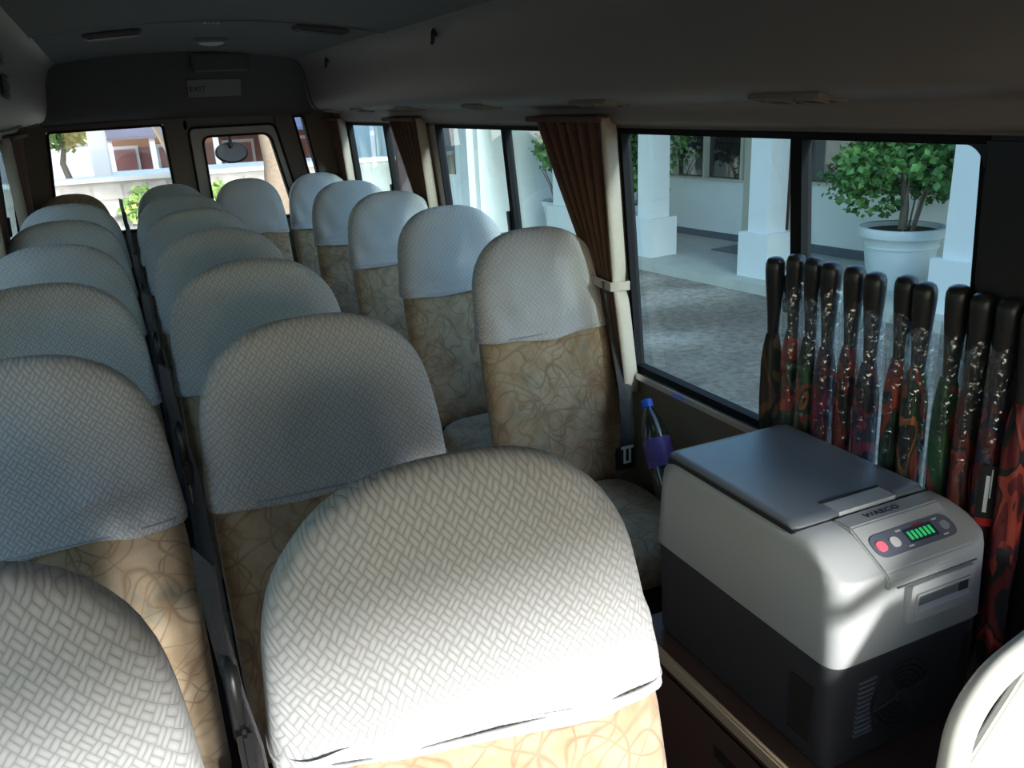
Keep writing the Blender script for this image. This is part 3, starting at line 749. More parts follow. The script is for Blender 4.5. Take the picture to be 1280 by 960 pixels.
# box and notice on the rear sloping panel
t = empty('rear_speaker_box', (.67, 5.33, 1.695), label='dark slim box fixed under the ceiling over the rear door', cat='box')
bb = MB().box((-.155, -.075, -.01), (.155, .03, .085)).build('housing', M['rear_panel'], t, bevel=.01)
MB().box((-.145, -.079, -.012), (.145, -.070, -.004)).build('lower_lip', M['vinyl'], bb, bevel=.002)
sg = empty('notice_board', (.634, 5.400, 1.605), label='pale printed exit notice on the rear panel', cat='sign')
sg.rotation_euler = (R(36), 0, 0)
MB().box((-.148, -.012, -.058), (.148, 0, .058)).build('board', M['sign'], sg, bevel=.003)
def text(body, size, mat, parent, loc, rot, name='lettering', ext=.0006):
    c = bpy.data.curves.new(name, 'FONT'); c.body = body; c.size = size; c.extrude = ext; c.align_x = 'CENTER'; c.align_y = 'CENTER'
    o = bpy.data.objects.new(name, c); COL.objects.link(o)
    dg = bpy.context.evaluated_depsgraph_get(); m_ = bpy.data.meshes.new_from_object(o.evaluated_get(dg)); COL.objects.unlink(o); bpy.data.objects.remove(o)
    m_.materials.clear(); m_.materials.append(mat); p = link(name, m_, parent); p.location = loc; p.rotation_euler = rot; return p
text('EXIT', .045, M['ink'], sg, (-.095, -.0128, -.002), (R(90), 0, 0))

# ------------------------------------------------------------------ cool box and its platform
pf = empty('platform_box', (1.17, .98, FLOOR), label='low brown cabinet carrying the cool box', cat='cabinet')
brown = simple('brown_laminate', (.085, .05, .04), .5, noise=.15, scale=8)
put(MB().box((.945, .71, FLOOR), (1.405, 1.43, .270)), 'body', brown, pf, bevel=.006)
put(MB().box((.925, .70, .268), (1.408, 1.44, .288)), 'top_board', brown, pf, bevel=.004)
put(MB().box((.916, .70, .262), (.930, 1.44, .294)), 'edge_trim', simple('tan_edge_strip', (.42, .33, .23), .5), pf, bevel=.004)
hs = put(MB().box((.939, .96, .13), (.947, 1.14, .165)), 'slot_handle', M['blackpl'], pf, bevel=.003)
put(MB().box((.9395, .78, -.06), (.9455, 1.36, .22)), 'door', brown, pf, bevel=.003)

BX0, BX1, BY0, BY1, BZ0, BZS, BZ1 = .962, 1.340, .865, 1.405, .292, .515, .722
cbx = empty('cool_box', ((BX0+BX1)/2, (BY0+BY1)/2, BZ0), label='grey and charcoal electric cool box with control panel, standing on the cabinet', cat='cool box')
def rrect(x0, x1, y0, y1, r, k=6):
    p = round_poly([(x0, y0), (x1, y0), (x1, y1), (x0, y1)], r, k); out = []
    for i, a in enumerate(p):
        c = p[(i+1) % len(p)]; out.append(a)
        if (i+1) % (k+1) == 0:                       # straight side: add points along it
            out += [(a[0]+(c[0]-a[0])*j/90, a[1]+(c[1]-a[1])*j/90) for j in range(1, 90)]
    return out
SLY, SLK = BY0+.088, .55                      # the top slopes down to the front from here
def smin(a, c, k=.014):
    h = max(k-abs(a-c), 0)/k; return min(a, c) - h*h*k*.25
def loft(levels): # (inset, z, radius)
    return MB().grid([[(x, y, smin(z, .7215+(y-SLY)*SLK, .014 if z > .6 else .0001)) for x, y in rrect(BX0+i, BX1-i, BY0+i, BY1-i, r)] for i, z, r in levels], True, True, True)
put(loft([(.014, BZ0, .03), (.010, BZ0+.01, .03), (.004, BZS-.004, .035), (.008, BZS, .035)]), 'lower_body', M['boxdark'], cbx, smooth=True)
put(loft([(.003, BZS, .036), (0, BZS+.004, .038), (.004, .66, .04), (.006, .690, .045), (.010, .706, .05), (.017, .716, .05), (.024, .7205, .05), (.05, .7215, .05), (.07, .7215, .05), (.0885, .7215, .04), (.12, .7215, .03)]), 'upper_shell', M['boxgrey'], cbx, smooth=True)
# big chamfer towards the front carrying the panel: wedge on the front top edge
lid = put(MB().grid([[(x, y, z) for x, y in rrect(BX0+.022+i, BX1-.03-i, BY0+.135+i, BY1-.02-i, .022)] for i, z in ((0, .712), (0, .727), (.004, .7305), (.02, .7315))], True, False, True), 'lid', M['lid'], cbx, smooth=True)
put(MB().box((BX0+.018, BY0+.131, .7185), (BX1-.026, BY0+.135, .7225)), 'front_seam', M['ink'], cbx)
put(MB().box((BX0+.017, BY0+.135, .708), (BX0+.0215, BY1-.03, .7225)), 'side_seam', M['ink'], cbx)
# grip recess at the lid's front edge
gx0, gx1 = BX0+.125, BX0+.265
def sub(mb, name, mat, par, **k):
    off = par.location + (par.parent.location if par.parent else Vector((0,0,0)))
    mb.v = [tuple(Vector(p)-off) for p in mb.v]; return mb.build(name, mat, par, **k)
gr = sub(MB().prism([(BY0+.133, .7225), (BY0+.133, .7325), (BY0+.172, .7325), (BY0+.172, .7322), (BY0+.140, .7240)], gx0, gx1, 'x'), 'grip_ramp', M['boxgrey'], lid)
sub(MB().box((gx1, BY0+.133, .722), (gx1+.004, BY0+.176, .7335)), 'grip_cheek', M['lid'], lid)
sub(MB().box((gx0-.004, BY0+.176, .728), (gx1+.004, BY0+.180, .7335)), 'grip_shadow_edge', M['ink'], lid)
# control console: raised pad from the lid to the front edge, its face sloping forward
px0, px1 = BX0+.105, BX1-.055
prof = [(BY0+.128, .715), (BY0+.128, .7265), (BY0+.088, .7265), (BY0+.004, .6800), (BY0-.005, .668), (BY0-.005, .650), (BY0+.02, .650)]
con = put(MB().prism(prof, px0, px1, 'x'), 'console', M['boxgrey'], cbx, bevel=.003)
sl_a = math.atan2(.7265-.6800, .084)
def on_slope(u, v, h=0.0):
    """u across (x), v up the slope from the front edge"""
    return Vector((px0+u, BY0+.004+v*math.cos(sl_a)-h*math.sin(sl_a), .6800+v*math.sin(sl_a)+h*math.cos(sl_a)))
W_ = px1-px0
def slope_pad(u0, u1, v0, v1, h0, h1, name, mat, par, r=None):
    poly = round_poly([(u0, v0), (u1, v0), (u1, v1), (u0, v1)], r or .001, 6)
    mb = MB(); n = len(poly); mb.add([on_slope(u, v, h0) for u, v in poly] + [on_slope(u, v, h1) for u, v in poly], [tuple(reversed(range(n))), tuple(range(n, 2*n))] + [(i, (i+1)%n, n+(i+1)%n, n+i) for i in range(n)])
    return sub(mb, name, mat, par)
dp = slope_pad(.012, W_-.012, .024, .070, -.001, .0022, 'display_panel', simple('grey_blue_panel', (.16, .18, .23), .3), con, .0225)
slope_pad(W_*.42, W_*.74, .034, .062, .0022, .0030, 'display', M['navy'], con, .002)
for i in range(6): slope_pad(W_*(.445+i*.047), W_*(.445+i*.047)+.006, .039, .056, .0030, .0034, 'digit', M['led'], con)
slope_pad(.020, .040, .036, .056, .0022, .0042, 'power_button', M['redled'], con, .0098)
slope_pad(.052, .072, .036, .056, .0022, .0042, 'mode_button', M['whitepl'], con, .0098)
slope_pad(W_-.042, W_-.024, .038, .056, .0022, .0042, 'set_button', M['greyrubber'], con, .0088)
for u, v in ((.082, .029), (.078, .062), (W_*.77, .029), (W_*.77, .062)): slope_pad(u, u+.012, v, v+.003, .0022, .0027, 'printed_mark', M['whitepl'], con)
slope_pad(W_*.55, W_*.68, .0635, .0660, .0022, .0028, 'printed_mark', M['red'], con)
lt = text('WAECO', .018, M['ink'], con, (0, 0, 0), (0, 0, 0)); lt.scale = (1.25, 1, 1)
lt.location = Vector((XC, 0, 0)) - Vector((XC, 0, 0)) + Vector(((px0+px1)/2-.012, BY0+.107, .7268)) - cbx.location; lt.rotation_euler = (0, 0, 0)
# latch handle below the console
lx0, lx1 = px0+.050, px1-.012
la = put(MB().prism(round_poly([(lx0, .572), (lx1, .572), (lx1, .648), (lx0, .648)], .006, 3), BY0-.012, BY0+.004, 'y'), 'latch', M['boxgrey'], cbx, smooth=True)
fr = MB(); frame_ring(fr, round_poly([(lx0+.010, .586), (lx1-.010, .586), (lx1-.010, .630), (lx0+.010, .630)], .005, 3), .004, BY0-.0165, BY0-.010); sub(fr, 'latch_rim', M['boxgrey'], la)
sub(MB().box((lx0+.015, BY0-.0135, .602), (lx1-.015, BY0-.0115, .626)), 'finger_recess', M['lid'], la)
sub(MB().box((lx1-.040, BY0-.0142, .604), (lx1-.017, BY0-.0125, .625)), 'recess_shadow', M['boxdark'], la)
sub(MB().prism([(BY0-.012, .588), (BY0-.020, .590), (BY0-.021, .598), (BY0-.012, .606)], lx0+.015, lx1-.015, 'x'), 'finger_bar', M['boxgrey'], la)
put(MB().box((px0+.022, BY0-.0062, .649), (px1-.002, BY0+.0, .652)), 'front_crease', M['lid'], cbx)
# fan grille on the lower front, built from ring slots
fcx, fcz = BX0+.175, .410; yy = BY0+.0055
fg = put(MB().prism([(fcx+.068*math.cos(a), fcz+.068*math.sin(a)) for a in [i*2*math.pi/40 for i in range(40)]], yy-.004, yy+.004, 'y'), 'fan_plate', M['boxdark'], cbx)
for rr in (.020, .030, .040, .050, .060):
    for a0 in (20, 200):
        pts = [(fcx+rr*math.cos(R(a)), yy-.0048, fcz+rr*math.sin(R(a))) for a in range(a0, a0+101, 10)]
        rows = [[(fcx+(rr+o)*math.cos(R(a)), yy-.0046, fcz+(rr+o)*math.sin(R(a))) for o in (-.0028, .0028)] for a in range(a0, a0+101, 10)]
        sub(MB().grid(rows), 'grille_slot', M['ink'], fg)
for a in (10, 130, 190, 310):
    sub(MB().tube([(fcx+.012*math.cos(R(a)), yy-.005, fcz+.012*math.sin(R(a))), (fcx+.066*math.cos(R(a)), yy-.005, fcz+.066*math.sin(R(a)))], .0028, 6), 'grille_spoke', M['boxdark'], fg)
sub(MB().lathe([(.014, 0), (.014, .003), (.010, .005)], 20, (0, 0, 0)).__class__().prism([(fcx+.014*math.cos(a), fcz+.014*math.sin(a)) for a in [i*2*math.pi/20 for i in range(20)]], yy-.008, yy-.003, 'y'), 'grille_hub', M['boxdark'], fg)
for i in range(12):
    zz = .352 + i*.0105
    put(MB().box((fcx-.105, yy-.003, zz), (fcx-.105+.030+.012*abs(i-5.5)/5.5, yy+.002, zz+.004)), 'vent_slot', M['greyrubber'] if False else M['lid'], cbx)
put(MB().box((BX1-.045, yy-.003, .375), (BX1-.025, yy+.002, .485)), 'front_recess', M['ink'], cbx)
put(MB().box((BX0+.0035, BY0+.045, .335), (BX0+.009, BY0+.10, .455)), 'side_recess', M['ink'], cbx)

# ------------------------------------------------------------------ umbrellas
blk, dred, ored, grn, dgr, nvy, org, mag = (.010,.010,.012), (.13,.010,.012), (.33,.045,.025), (.025,.10,.035), (.012,.04,.02), (.015,.015,.045), (.36,.11,.025), (.17,.015,.045)
PR = [print_material('umbrella_print_red_green', [(0, blk), (.36, dgr), (.43, ored), (.52, dred), (.58, grn), (.66, blk)]),
      print_material('umbrella_print_red', [(0, blk), (.38, dred), (.47, blk), (.52, ored), (.60, dred), (.68, blk)]),
      print_material('umbrella_print_purple', [(0, nvy), (.40, mag), (.48, nvy), (.55, dred), (.62, blk)]),
      print_material('umbrella_print_green', [(0, dgr), (.38, grn), (.47, ored), (.53, dgr), (.60, org), (.66, blk)]),
      print_material('umbrella_print_brown', [(0, (.03,.02,.012)), (.40, (.10,.05,.02)), (.50, (.02,.015,.01)), (.62, (.14,.07,.02))]),
      print_material('umbrella_print_navy_red', [(0, nvy), (.42, dred), (.50, nvy), (.57, ored), (.63, nvy)])]
UMB = [(1.499, 1.097, 4), (1.431, 1.113, 0), (1.378, 1.113, 3), (1.327, 1.111, 2), (1.261, 1.113, 1), (1.207, 1.108, 2), (1.136, 1.114, 0), (1.090, 1.108, 3), (1.018, 1.115, 3), (.969, 1.110, 1), (.920, 1.109, 5), (.872, 1.104, 1)]
UL = ['bare folded brown umbrella without a sleeve at the window end of the row', 'folded red and green umbrella in clear sleeve, next to the bare brown one', 'folded green umbrella in clear sleeve, third from the bare brown umbrella',
      'folded purple umbrella in clear sleeve, fourth from the bare brown umbrella', 'folded dark red umbrella in clear sleeve, fifth from the bare brown umbrella', 'folded purple umbrella in clear sleeve, sixth from the bare brown umbrella',
      'folded red umbrella in clear sleeve, seventh from the bare brown umbrella', 'folded umbrella with a crinkled shiny sleeve, eighth from the bare brown umbrella', 'folded green umbrella in clear sleeve, ninth from the bare brown umbrella',
      'folded red umbrella in clear sleeve, second from the door end', 'folded navy umbrella with a white printed label, next to the door end', 'folded red umbrella at the door end of the row']
UL = UL[:9] + ['folded red umbrella in clear sleeve, third from the door end', 'folded navy umbrella with a white printed label, second from the door end', 'folded red umbrella at the door end of the row']
ur = random.Random(12)
for i, (y, zt, pi_) in enumerate(UMB):
    Lh = zt - .292
    t = empty('folded_umbrella', (1.378, y, .290), label=UL[i], cat='umbrella', group='umbrellas along the window')
    t.rotation_euler = (R(ur.uniform(-.15, .15)), R(-1.3), 0); spin = ur.uniform(0, 6.28)
    MB().lathe([(.0115, Lh-.20), (.0135, Lh-.175), (.0150, Lh-.14), (.0180, Lh-.10), (.0210, Lh-.06), (.0225, Lh-.03), (.0220, Lh-.016), (.0180, Lh-.006), (.0105, Lh-.0015), (.001, Lh)], 18).build('handle', M['blackpl'], t, smooth=True)
    MB().lathe([(.006, .0), (.006, Lh-.18)], 10).build('shaft', M['steel'], t, smooth=True)
    rows = []; top = Lh - (.165 + .03*ur.random()); nseg = 28
    for k in range(27):
        s = k/26; z = .05 + (top-.05)*s
        r0 = (.009 + .0165*min(1, s*5) ) * (1 - .40*max(0, (s-.86)/.14)**1.6)
        rows.append([(((r0*(1+.13*math.sin(5*a+9*s)+.05*math.sin(11*a+3*s)))*math.cos(a)), ((r0*(1+.13*math.sin(5*a+9*s)+.05*math.sin(11*a+3*s)))*math.sin(a)), z) for a in [spin+2*math.pi*j/nseg for j in range(nseg)]])
    can = MB().grid(rows, True, True, True).build('canopy', PR[pi_], t, smooth='all'); can.scale = (1, .84, 1)
    MB().lathe([(.0255, top*.52), (.0275, top*.53), (.0275, top*.56), (.0255, top*.57)], 20, (0,0,0), False, False).build('closing_strap', M['ink'], can, smooth=True)
    MB().lathe([(.003, 0), (.005, .012), (.0055, .05)], 10).build('ferrule', M['chrome'], t, smooth=True)
    if i == 0:
        fl_ = MB().add([(0, .02, top*.55), (0, .058, top*.50), (0, .030, top*.38), (0, .02, top*.42), (.003, .02, top*.55), (.003, .058, top*.50), (.003, .030, top*.38), (.003, .02, top*.42)], [(0,1,2,3),(7,6,5,4),(0,4,5,1),(1,5,6,2),(2,6,7,3),(3,7,4,0)])
        fo = fl_.build('loose_panel', PR[pi_], t); fo.rotation_euler = (0, 0, 0)
    elif i < 11:
        rows = []; topz = Lh - (.060 + .05*ur.random()); ph = ur.uniform(0, 6)
        for k in range(15):
            s = k/14; z = .03 + (topz-.03)*s
            rows.append([((.0285+.0016*math.sin(3*a+ph+6*s)+.0008*math.sin(7*a-5*s))*math.cos(a), (.0285+.0016*math.sin(3*a+ph+6*s))*math.sin(a), z + (.012*math.sin(2*a+ph) if k == 14 else 0)) for a in [2*math.pi*j/24 for j in range(24)]])
        MB().grid(rows, True).build('plastic_sleeve', M['sleeve'], t, smooth='all').scale = (1, .78, 1)
    if i == 10:
        lab = empty('x'); bpy.data.objects.remove(lab)
        def patch(z0, z1, a0, a1, mat, nm, r=.0305):
            rows = [[(r*math.cos(a0+(a1-a0)*j/8), r*math.sin(a0+(a1-a0)*j/8), z) for j in range(9)] for z in (z0, z1)]
            o = MB().grid(rows).build(nm, mat, t, smooth='all'); o.rotation_euler = (0, 0, math.pi+.65); return o
        patch(top*.62, top*.80, -.5, .5, M['ink'], 'label_card', .0302); patch(top*.655, top*.77, -.12, .10, M['whitepl'], 'label_print'); patch(top*.70, top*.79, .14, .22, M['whitepl'], 'label_print'); patch(top*.61, top*.635, -.5, .5, M['red'], 'label_band')

# ------------------------------------------------------------------ bottle
bt = empty('water_bottle', (1.318, 1.830, .340), label='clear plastic water bottle with blue cap leaning by the window seat', cat='bottle')
bt.rotation_euler = (R(-34), R(5), 0); bt.scale = (1.12, 1.12, 1.0)
MB().lathe([(.030, 0), (.036, .006), (.0375, .02), (.036, .06), (.0375, .09), (.0375, .15), (.036, .165), (.0375, .18), (.036, .20), (.028, .235), (.018, .262), (.0135, .272), (.0135, .29)], 24, (0,0,0), True, False).build('body', M['water'], bt, smooth=True)
MB().lathe([(.0379, .095), (.0382, .097), (.0382, .178), (.0379, .180)], 24, (0,0,0), False, False).build('label_wrap', M['label'], bt, smooth=True)
MB().lathe([(.0160, .278), (.0162, .280), (.0162, .300), (.014, .303), (.001, .3035)], 20, (0,0,0), False, True).build('cap', M['bluecap'], bt, smooth=True)

# ------------------------------------------------------------------ handrail with guard panel by the door step
hr = empty('handrail', (.915, .60, FLOOR), label='white bent steel handrail with a white guard panel in front of the cool box', cat='handrail')
cv = [(.900, .60, FLOOR), (.902, .60, .30), (.906, .60, .48)]
for i in range(11):
    a = R(180 - i*6.8); cv.append((1.040+.128*math.cos(a), .60, .595+.120*math.sin(a)))
cv += [(1.12, .60, .745), (1.30, .60, .79), (1.36, .60, .80)]
put(MB().tube(cv, .0195, 14), 'rail', M['white'], hr, smooth='all')
put(MB().prism([(.955, FLOOR), (1.37, FLOOR), (1.37, .70), (1.10, .69), (1.055, .635), (.965, .525)], .615, .630, 'y'), 'guard_panel', M['white'], hr, bevel=.004)
put(MB().lathe([(.035, 0), (.035, .008), (.02, .014)], 16, (.900, .60, FLOOR)), 'floor_flange', M['white'], hr, smooth=True)

# ------------------------------------------------------------------ outside: ground, building, pots, trees
struct(MB().add([(-60, -60, GROUND), (60, -60, GROUND), (60, 90, GROUND), (-60, 90, GROUND)], [(0,1,2,3)]).build('ground', M['ground']))
ang = R(7); e_ = Vector((-math.sin(ang), math.cos(ang), 0)); n_o = Vector((-math.cos(ang), -math.sin(ang), 0)); O_ = Vector((8.36, 8.1, -.68))
bl = empty('porch_building', tuple(O_), label='white rendered building with a columned porch beside the bus', cat='building')
bl.matrix_world = Matrix(((e_.x, n_o.x, 0, O_.x), (e_.y, n_o.y, 0, O_.y), (0, 0, 1, O_.z), (0, 0, 0, 1)))
def B(name, mat, a, c, par=None, **k): return MB().box(a, c).build(name, mat, par or bl, **k)
# local axes: x along the wall (towards the rear of the bus), y towards the bus, z up from the porch floor
S1, S2 = .85, .90
B('lower_wall', M['render'], (1.62, -.2, 0), (9, 0, S1)); B('lower_wall', M['render'], (-2.0, -.2, 0), (.70, 0, S2))
B('lower_wall', M['render'], (-9, -.2, 0), (-2.0, 0, 3.2)); B('upper_wall', M['render'], (-2.0, -.2, 2.3), (9, 0, 3.2))
B('end_wall', M['render'], (3.15, -.2, S1), (3.9, 0, 2.3)); B('skirting', M['dado'], (1.62, 0, 0), (9, .015, .10)); B('skirting', M['dado'], (-9, 0, 0), (.70, .015, .12))
B('sill', M['frame'], (1.62, -.1, S1), (3.2, .03, S1+.035)); B('sill', M['frame'], (-2.0, -.1, S2-.02), (.70, .03, S2+.025))
for x in (1.70, 2.44, 3.10): B('window_mullion', M['frame'], (x-.025, -.12, S1+.03), (x+.025, .01, 2.3))
for a, c in ((1.72, 2.42), (2.46, 3.08)): B('window_pane', M['darkglass'], (a, -.09, S1+.03), (c, -.08, 2.3))
for x in (-1.96, -1.46, -.4, .66): B('window_mullion', M['frame'], (x-.025, -.12, S2+.02), (x+.025, .01, 2.3))
for a, c in ((-1.94, -1.48), (-1.44, -.42), (-.38, .64)): B('window_pane', M['darkglass'], (a, -.09, S2+.02), (c, -.08, 2.3))
B('wooden_panel', M['orange'], (-1.44, -.078, S2+.1), (-.9, -.07, 2.0)); B('wooden_panel', M['orange'], (-1.94, -.078, S2+.1), (-1.48, -.07, 2.0))
B('door_jamb', M['frame'], (1.50, -.2, 0), (1.62, .03, 2.3)); B('door_jamb', M['frame'], (.70, -.2, 0), (.78, .03, 2.3))
B('door_leaf', M['doorwood'], (.78, -.14, 0), (1.50, -.10, 2.3)); B('door_mat', M['dado'], (.75, .15, 0), (1.5, .75, .015))
bay = B('entrance_bay', M['render'], (5.2, -.2, 0), (12, 2.3, 3.2))
for x in (5.35, 7.2, 9.0): MB().box((x, 2.3, 0), (x+.28, 2.42, 3.0)).build('pilaster', M['colwhite'], bay)
MB().box((6.0, 2.295, .95), (6.9, 2.315, 2.2)).build('bay_window', M['darkglass'], bay)
MB().box((7.75, 2.295, 0), (8.6, 2.315, 2.2)).build('bay_door', M['doorwood'], bay)
B('porch_floor', M['porch'], (-9, 0, -.12), (9, 1.95, 0)); B('porch_roof', M['render'], (-9, -.2, 3.0), (9, 2.3, 3.2))
for cxn in (3.9, 1.86, -.14, -2.58, -4.6):
    co = B('column', M['colwhite'], (cxn-.15, 1.35, .52), (cxn+.15, 1.65, 3.0)); MB().box((cxn-.225, 1.275, 0), (cxn+.225, 1.725, .52)).build('plinth', M['colwhite'], co)
def foliage(c, rad, n, size, mat, seed, clumps=14, hollow=.35):
    rnd = random.Random(seed); mb = MB(); cl = []
    for _ in range(clumps):
        v = Vector((rnd.gauss(0,1), rnd.gauss(0,1), rnd.gauss(0,1))).normalized()*rnd.uniform(.35, .85)
        cl.append(Vector((c[0]+v.x*rad[0], c[1]+v.y*rad[1], c[2]+v.z*rad[2])))
    for _ in range(n):
        q = rnd.choice(cl); v = Vector((rnd.gauss(0,1), rnd.gauss(0,1), rnd.gauss(0,1))).normalized()*rnd.uniform(hollow, 1)**.6
        p = q + Vector((v.x*rad[0], v.y*rad[1], v.z*rad[2]))*.42
        a = Vector((rnd.gauss(0,1), rnd.gauss(0,1), rnd.gauss(-.3,.7))).normalized(); b_ = a.cross(Vector((rnd.gauss(0,1), rnd.gauss(0,1), rnd.gauss(0,1)))).normalized()
        s = size*rnd.uniform(.6, 1.3); a *= s; b_ *= s*.42; nn = a.cross(b_).normalized()*s*.12
        mb.add([p, p+a*.45+b_+nn, p+a, p+a*.45-b_+nn], [(0,1,2,3)])
    return mb
def potted_tree(u, v, label, seed, fol, sc=1.0):
    p = O_ + e_*u + n_o*v
    t = empty('potted_tree', tuple(p), label=label, cat='potted tree', group='potted trees in the porch')
    prof = [(.30, 0), (.315, .02), (.36, .38), (.372, .44), (.385, .445), (.385, .462), (.372, .468), (.385, .53), (.395, .54), (.395, .55), (.43, .56), (.438, .62), (.43, .655), (.415, .66), (.385, .655), (.375, .60)]
    MB().lathe([(r*sc, z*sc) for r, z in prof], 40, (0,0,0), True, False).build('pot', M['pot'], t, smooth=True)
    MB().lathe([(.38*sc, .605*sc), (.02, .62*sc)], 24, (0,0,0), False, True).build('soil', M['soil'], t)
    tk = MB(); tk.tube([(0, 0, .55*sc), (.02, .01, .85*sc), (-.02, .02, 1.15*sc), (.03, 0, 1.7*sc)], [.05, .042, .035, .02], 9)
    tk.build('trunk', M['bark'], t, smooth=True)
    rnd = random.Random(seed)
    for k in range(7):
        a = rnd.uniform(0, 6.28); MB().tube([(.12*math.cos(a), .12*math.sin(a), .60*sc), (.2*math.cos(a), .2*math.sin(a), .95*sc), (.38*math.cos(a), .38*math.sin(a), 1.35*sc)], [.012, .010, .006], 6).build('stem', M['bark'], t, smooth=True)
    f = foliage((0, 0, fol[2]), (fol[0], fol[0], fol[1]), fol[3], .085, M['leaf'], seed, 26).build('foliage', M['leaf'], t); tag(f, kind='stuff')
    return t
potted_tree(-1.52, .95, 'large leafy tree in a big ribbed grey pot before the white wall', 5, (.84, .62, 1.34, 4800))
potted_tree(2.75, 1.0, 'leafy tree in a grey pot behind the porch column', 6, (.7, .70, 1.40, 2400), .9)
potted_tree(4.45, 1.2, 'leafy potted tree in the corner beside the entrance bay', 7, (.5, .6, 1.4, 1200), .8)

# open yard behind the bus -------------------------------------------------------
struct(MB().add([(-40, 10, GROUND+.01), (5.2, 10, GROUND+.01), (5.2, 80, GROUND+.01), (-40, 80, GROUND+.01)], [(0,1,2,3)]).build('yard', M['sand']))
def yard_tree(x, y, h, rad, label, seed, mat, trunk=.16, n=1800):
    t = empty('yard_tree', (x, y, GROUND), label=label, cat='tree', group='trees around the yard')
    MB().tube([(0,0,0), (.1,.05,h*.35), (-.05,0,h*.7), (.1,0,h)], [trunk, trunk*.8, trunk*.6, trunk*.3], 10).build('trunk', M['bark'], t, smooth=True)
    f = foliage((0,0,h), (rad, rad, rad*.75), n, (.42 if rad > 3 else .30) if rad > 1 else .13, mat, seed, 22).build('foliage', mat, t); tag(f, kind='stuff')
yard_tree(-.72, 18.4, 2.1, .62, 'pale green tree beside the white gate pillar behind the bus', 11, M['leaf2'], .09, 1500)
yard_tree(1.80, 11.0, 4.7, 3.5, 'thick-trunked tree showing through the rear door window', 12, M['leaf'], .20, 13000)  # crown out of view, enlarged to shade the yard behind the bus
for x, y, h, r_, s_, l_ in ((-9, 5, 5, 2.4, 31, 'green shade tree on the driver side level with the middle rows'), (-10, -1, 5.5, 2.6, 32, 'green shade tree on the driver side level with the dashboard'),
                        (-9.5, 12.5, 5, 2.6, 33, 'green shade tree on the driver side beyond the rear wall'), (-8, -8, 5, 2.4, 34, 'green shade tree ahead of the bus on the driver side')):
    yard_tree(x, y, h, r_, l_, s_, M['leaf'], .2, 2600)
fwg = empty('shading_block', (8, -14, GROUND), label='unseen white block added ahead of the bus to shade the ground', cat='building')  # unseen building, added to keep the sun off the ground beside the bus
put(MB().box((3.9, -17, GROUND), (13, -11, 5.0)), 'wall', M['render'], fwg); put(MB().box((3.6, -17.3, 5.0), (13.3, -10.7, 5.6)), 'parapet', M['roof'], fwg)
for x in (5, 7.5, 10): put(MB().box((x, -11.02, .6), (x+1.4, -10.95, 2.3)), 'window', M['darkglass'], fwg)
gp = empty('gate_pillar', (-.12, 17.2, GROUND), label='tall white gate pillar seen through the rear window', cat='pillar')
put(MB().box((-.26, 17.05, GROUND), (.05, 17.35, 2.0)), 'shaft', M['render'], gp, bevel=.02); put(MB().box((-.32, 16.99, 2.0), (.11, 17.41, 2.12)), 'cap', M['render'], gp, bevel=.02)
put(MB().box((-.30, 17.01, GROUND), (.09, 17.39, GROUND+.3)), 'base', M['render'], gp, bevel=.02)
gw = empty('garden_wall', (0, 16.2, GROUND), label='grey stone garden wall with a white coping behind the bus', cat='wall')
put(MB().box((-9, 16.2, GROUND), (5.4, 16.5, .42)), 'stonework', M['stone'], gw); put(MB().box((-9, 16.14, .42), (5.4, 16.56, .50)), 'coping', M['render'], gw, bevel=.01)
rw_ = random.Random(77)
for r_i in range(4):
    x = -2.2 + rw_.uniform(0, .2)
    while x < 3.2:
        wd = rw_.uniform(.28, .5); z0 = GROUND+.05+r_i*.29
        sub(MB().box((x, 16.165, z0), (x+wd-.03, 16.2, z0+.26)), 'stone', M['stone'], gw, bevel=.012); x += wd
hz = empty('far_house', (3, 24, GROUND), label='red-walled house with a blue-grey awning roof beyond the garden wall', cat='house')
put(MB().box((-.2, 24, GROUND), (9, 29, 2.2)), 'wall', M['brickwall'], hz)
put(MB().prism([(21.6, 1.02), (21.6, .96), (24.0, 1.9), (24.0, 2.0)], .0, 9.4, 'x'), 'awning_roof', M['roof'], hz)
for x in (.35, 1.55, 3.2, 4.8, 6.4):
    wn = put(MB().box((x-.40, 23.93, -.1), (x+.40, 24.0, .75)), 'window', M['render'], hz); sub(MB().box((x-.32, 23.90, -.02), (x+.32, 23.94, .67)), 'pane', M['brickwall'], wn)
for x in (.1, 1.0, 2.4, 4.0, 5.6): put(MB().box((x-.06, 21.7, GROUND), (x+.06, 21.82, 1.0)), 'veranda_post', M['render'], hz)
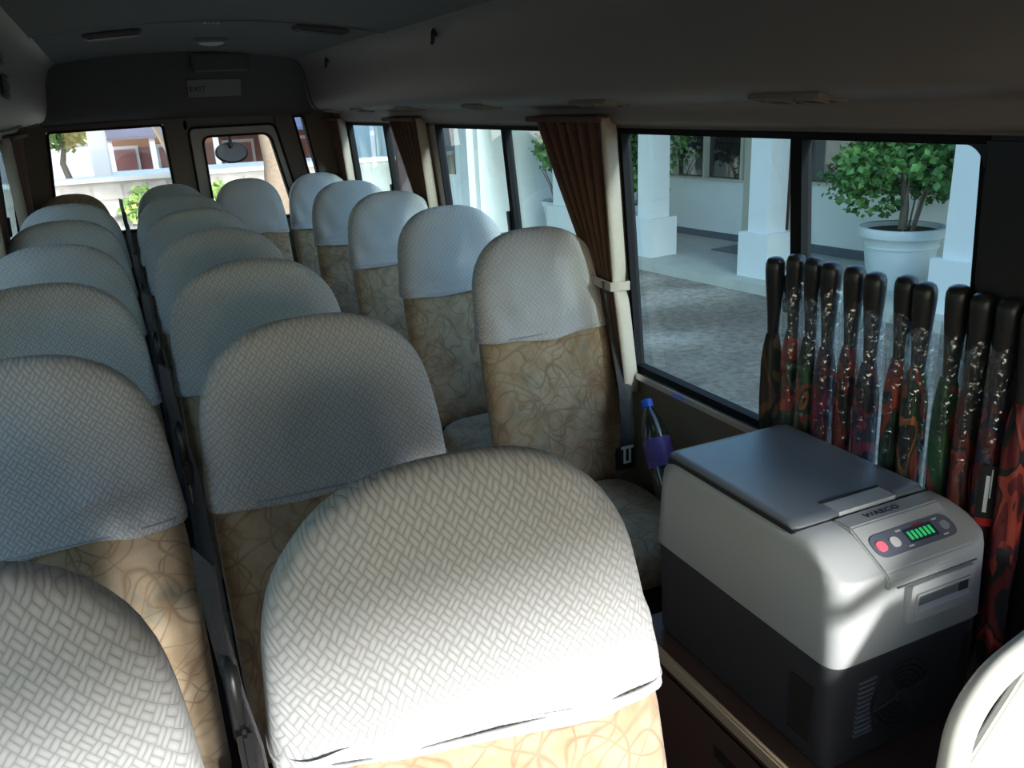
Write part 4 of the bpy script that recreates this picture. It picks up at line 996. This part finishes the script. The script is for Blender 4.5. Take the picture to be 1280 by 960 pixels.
put(MB().box((-.1, 21.6, GROUND), (9.2, 21.75, .28)), 'veranda_wall', simple('pale_blue_wall', (.55, .68, .72), .7), hz)
lt_ = empty('leaning_trunk', (1.15, 15.4, GROUND), label='pale bare leaning tree trunk in front of the garden wall', cat='tree trunk')
MB().tube([(0, 0, 0), (-.05, 0, .9), (-.22, 0, 1.7), (-.55, 0, 2.6)], [.07, .06, .05, .035], 9).build('trunk', M['pillar'], lt_, smooth=True)
MB().tube([(-.1, 0, 1.2), (.02, 0, 1.7), (.05, 0, 2.4)], [.045, .04, .03], 8).build('branch', M['pillar'], lt_, smooth=True)
for x, rr, sd in ((.5, .35, 41), (1.5, .25, 42), (2.45, .35, 43)):
    t = empty('low_shrub', (x, 15.6, GROUND), label='low green shrub before the garden wall, %s' % {41: 'below the white gate pillar', 42: 'beside the leaning trunk', 43: 'below the rear door window'}[sd], cat='shrub', group='shrubs by the garden wall')
    MB().tube([(0, 0, 0), (0, 0, .6)], .03, 7).build('stem', M['bark'], t, smooth=True)
    tag(foliage((0, 0, .85), (rr, rr*.6, .35), 420, .14, M['leaf2'], sd, 9).build('foliage', M['leaf2'], t), kind='stuff')
# small round mirror fixed outside the rear door window
mr = empty('rear_mirror', (.735, 5.86, 1.215), label='dark oval rear-view mirror outside the rear door window', cat='mirror')
sh = MB(); prof_ = [(0.001, .055), (.05, .05), (.085, .03), (.10, 0.0), (.095, -.01), (.088, -.012)]
sh.lathe([(r, z) for r, z in prof_], 32, (0,0,0), True, False); so = sh.build('shell', M['blackpl'], mr, smooth='all'); so.scale = (1.05, .72, .8); so.rotation_euler = (R(-115), 0, 0)
fm = MB().lathe([(.088, -.010), (.05, -.004), (.001, -.002)], 32, (0,0,0), False, True).build('glass', M['mirror'], mr, smooth='all'); fm.scale = so.scale; fm.rotation_euler = so.rotation_euler
MB().tube([(0, 0, .04), (0, -.01, .25), (0, -.10, .42), (0, -.19, .50)], .012, 8).build('arm', M['blackpl'], mr, smooth='all')
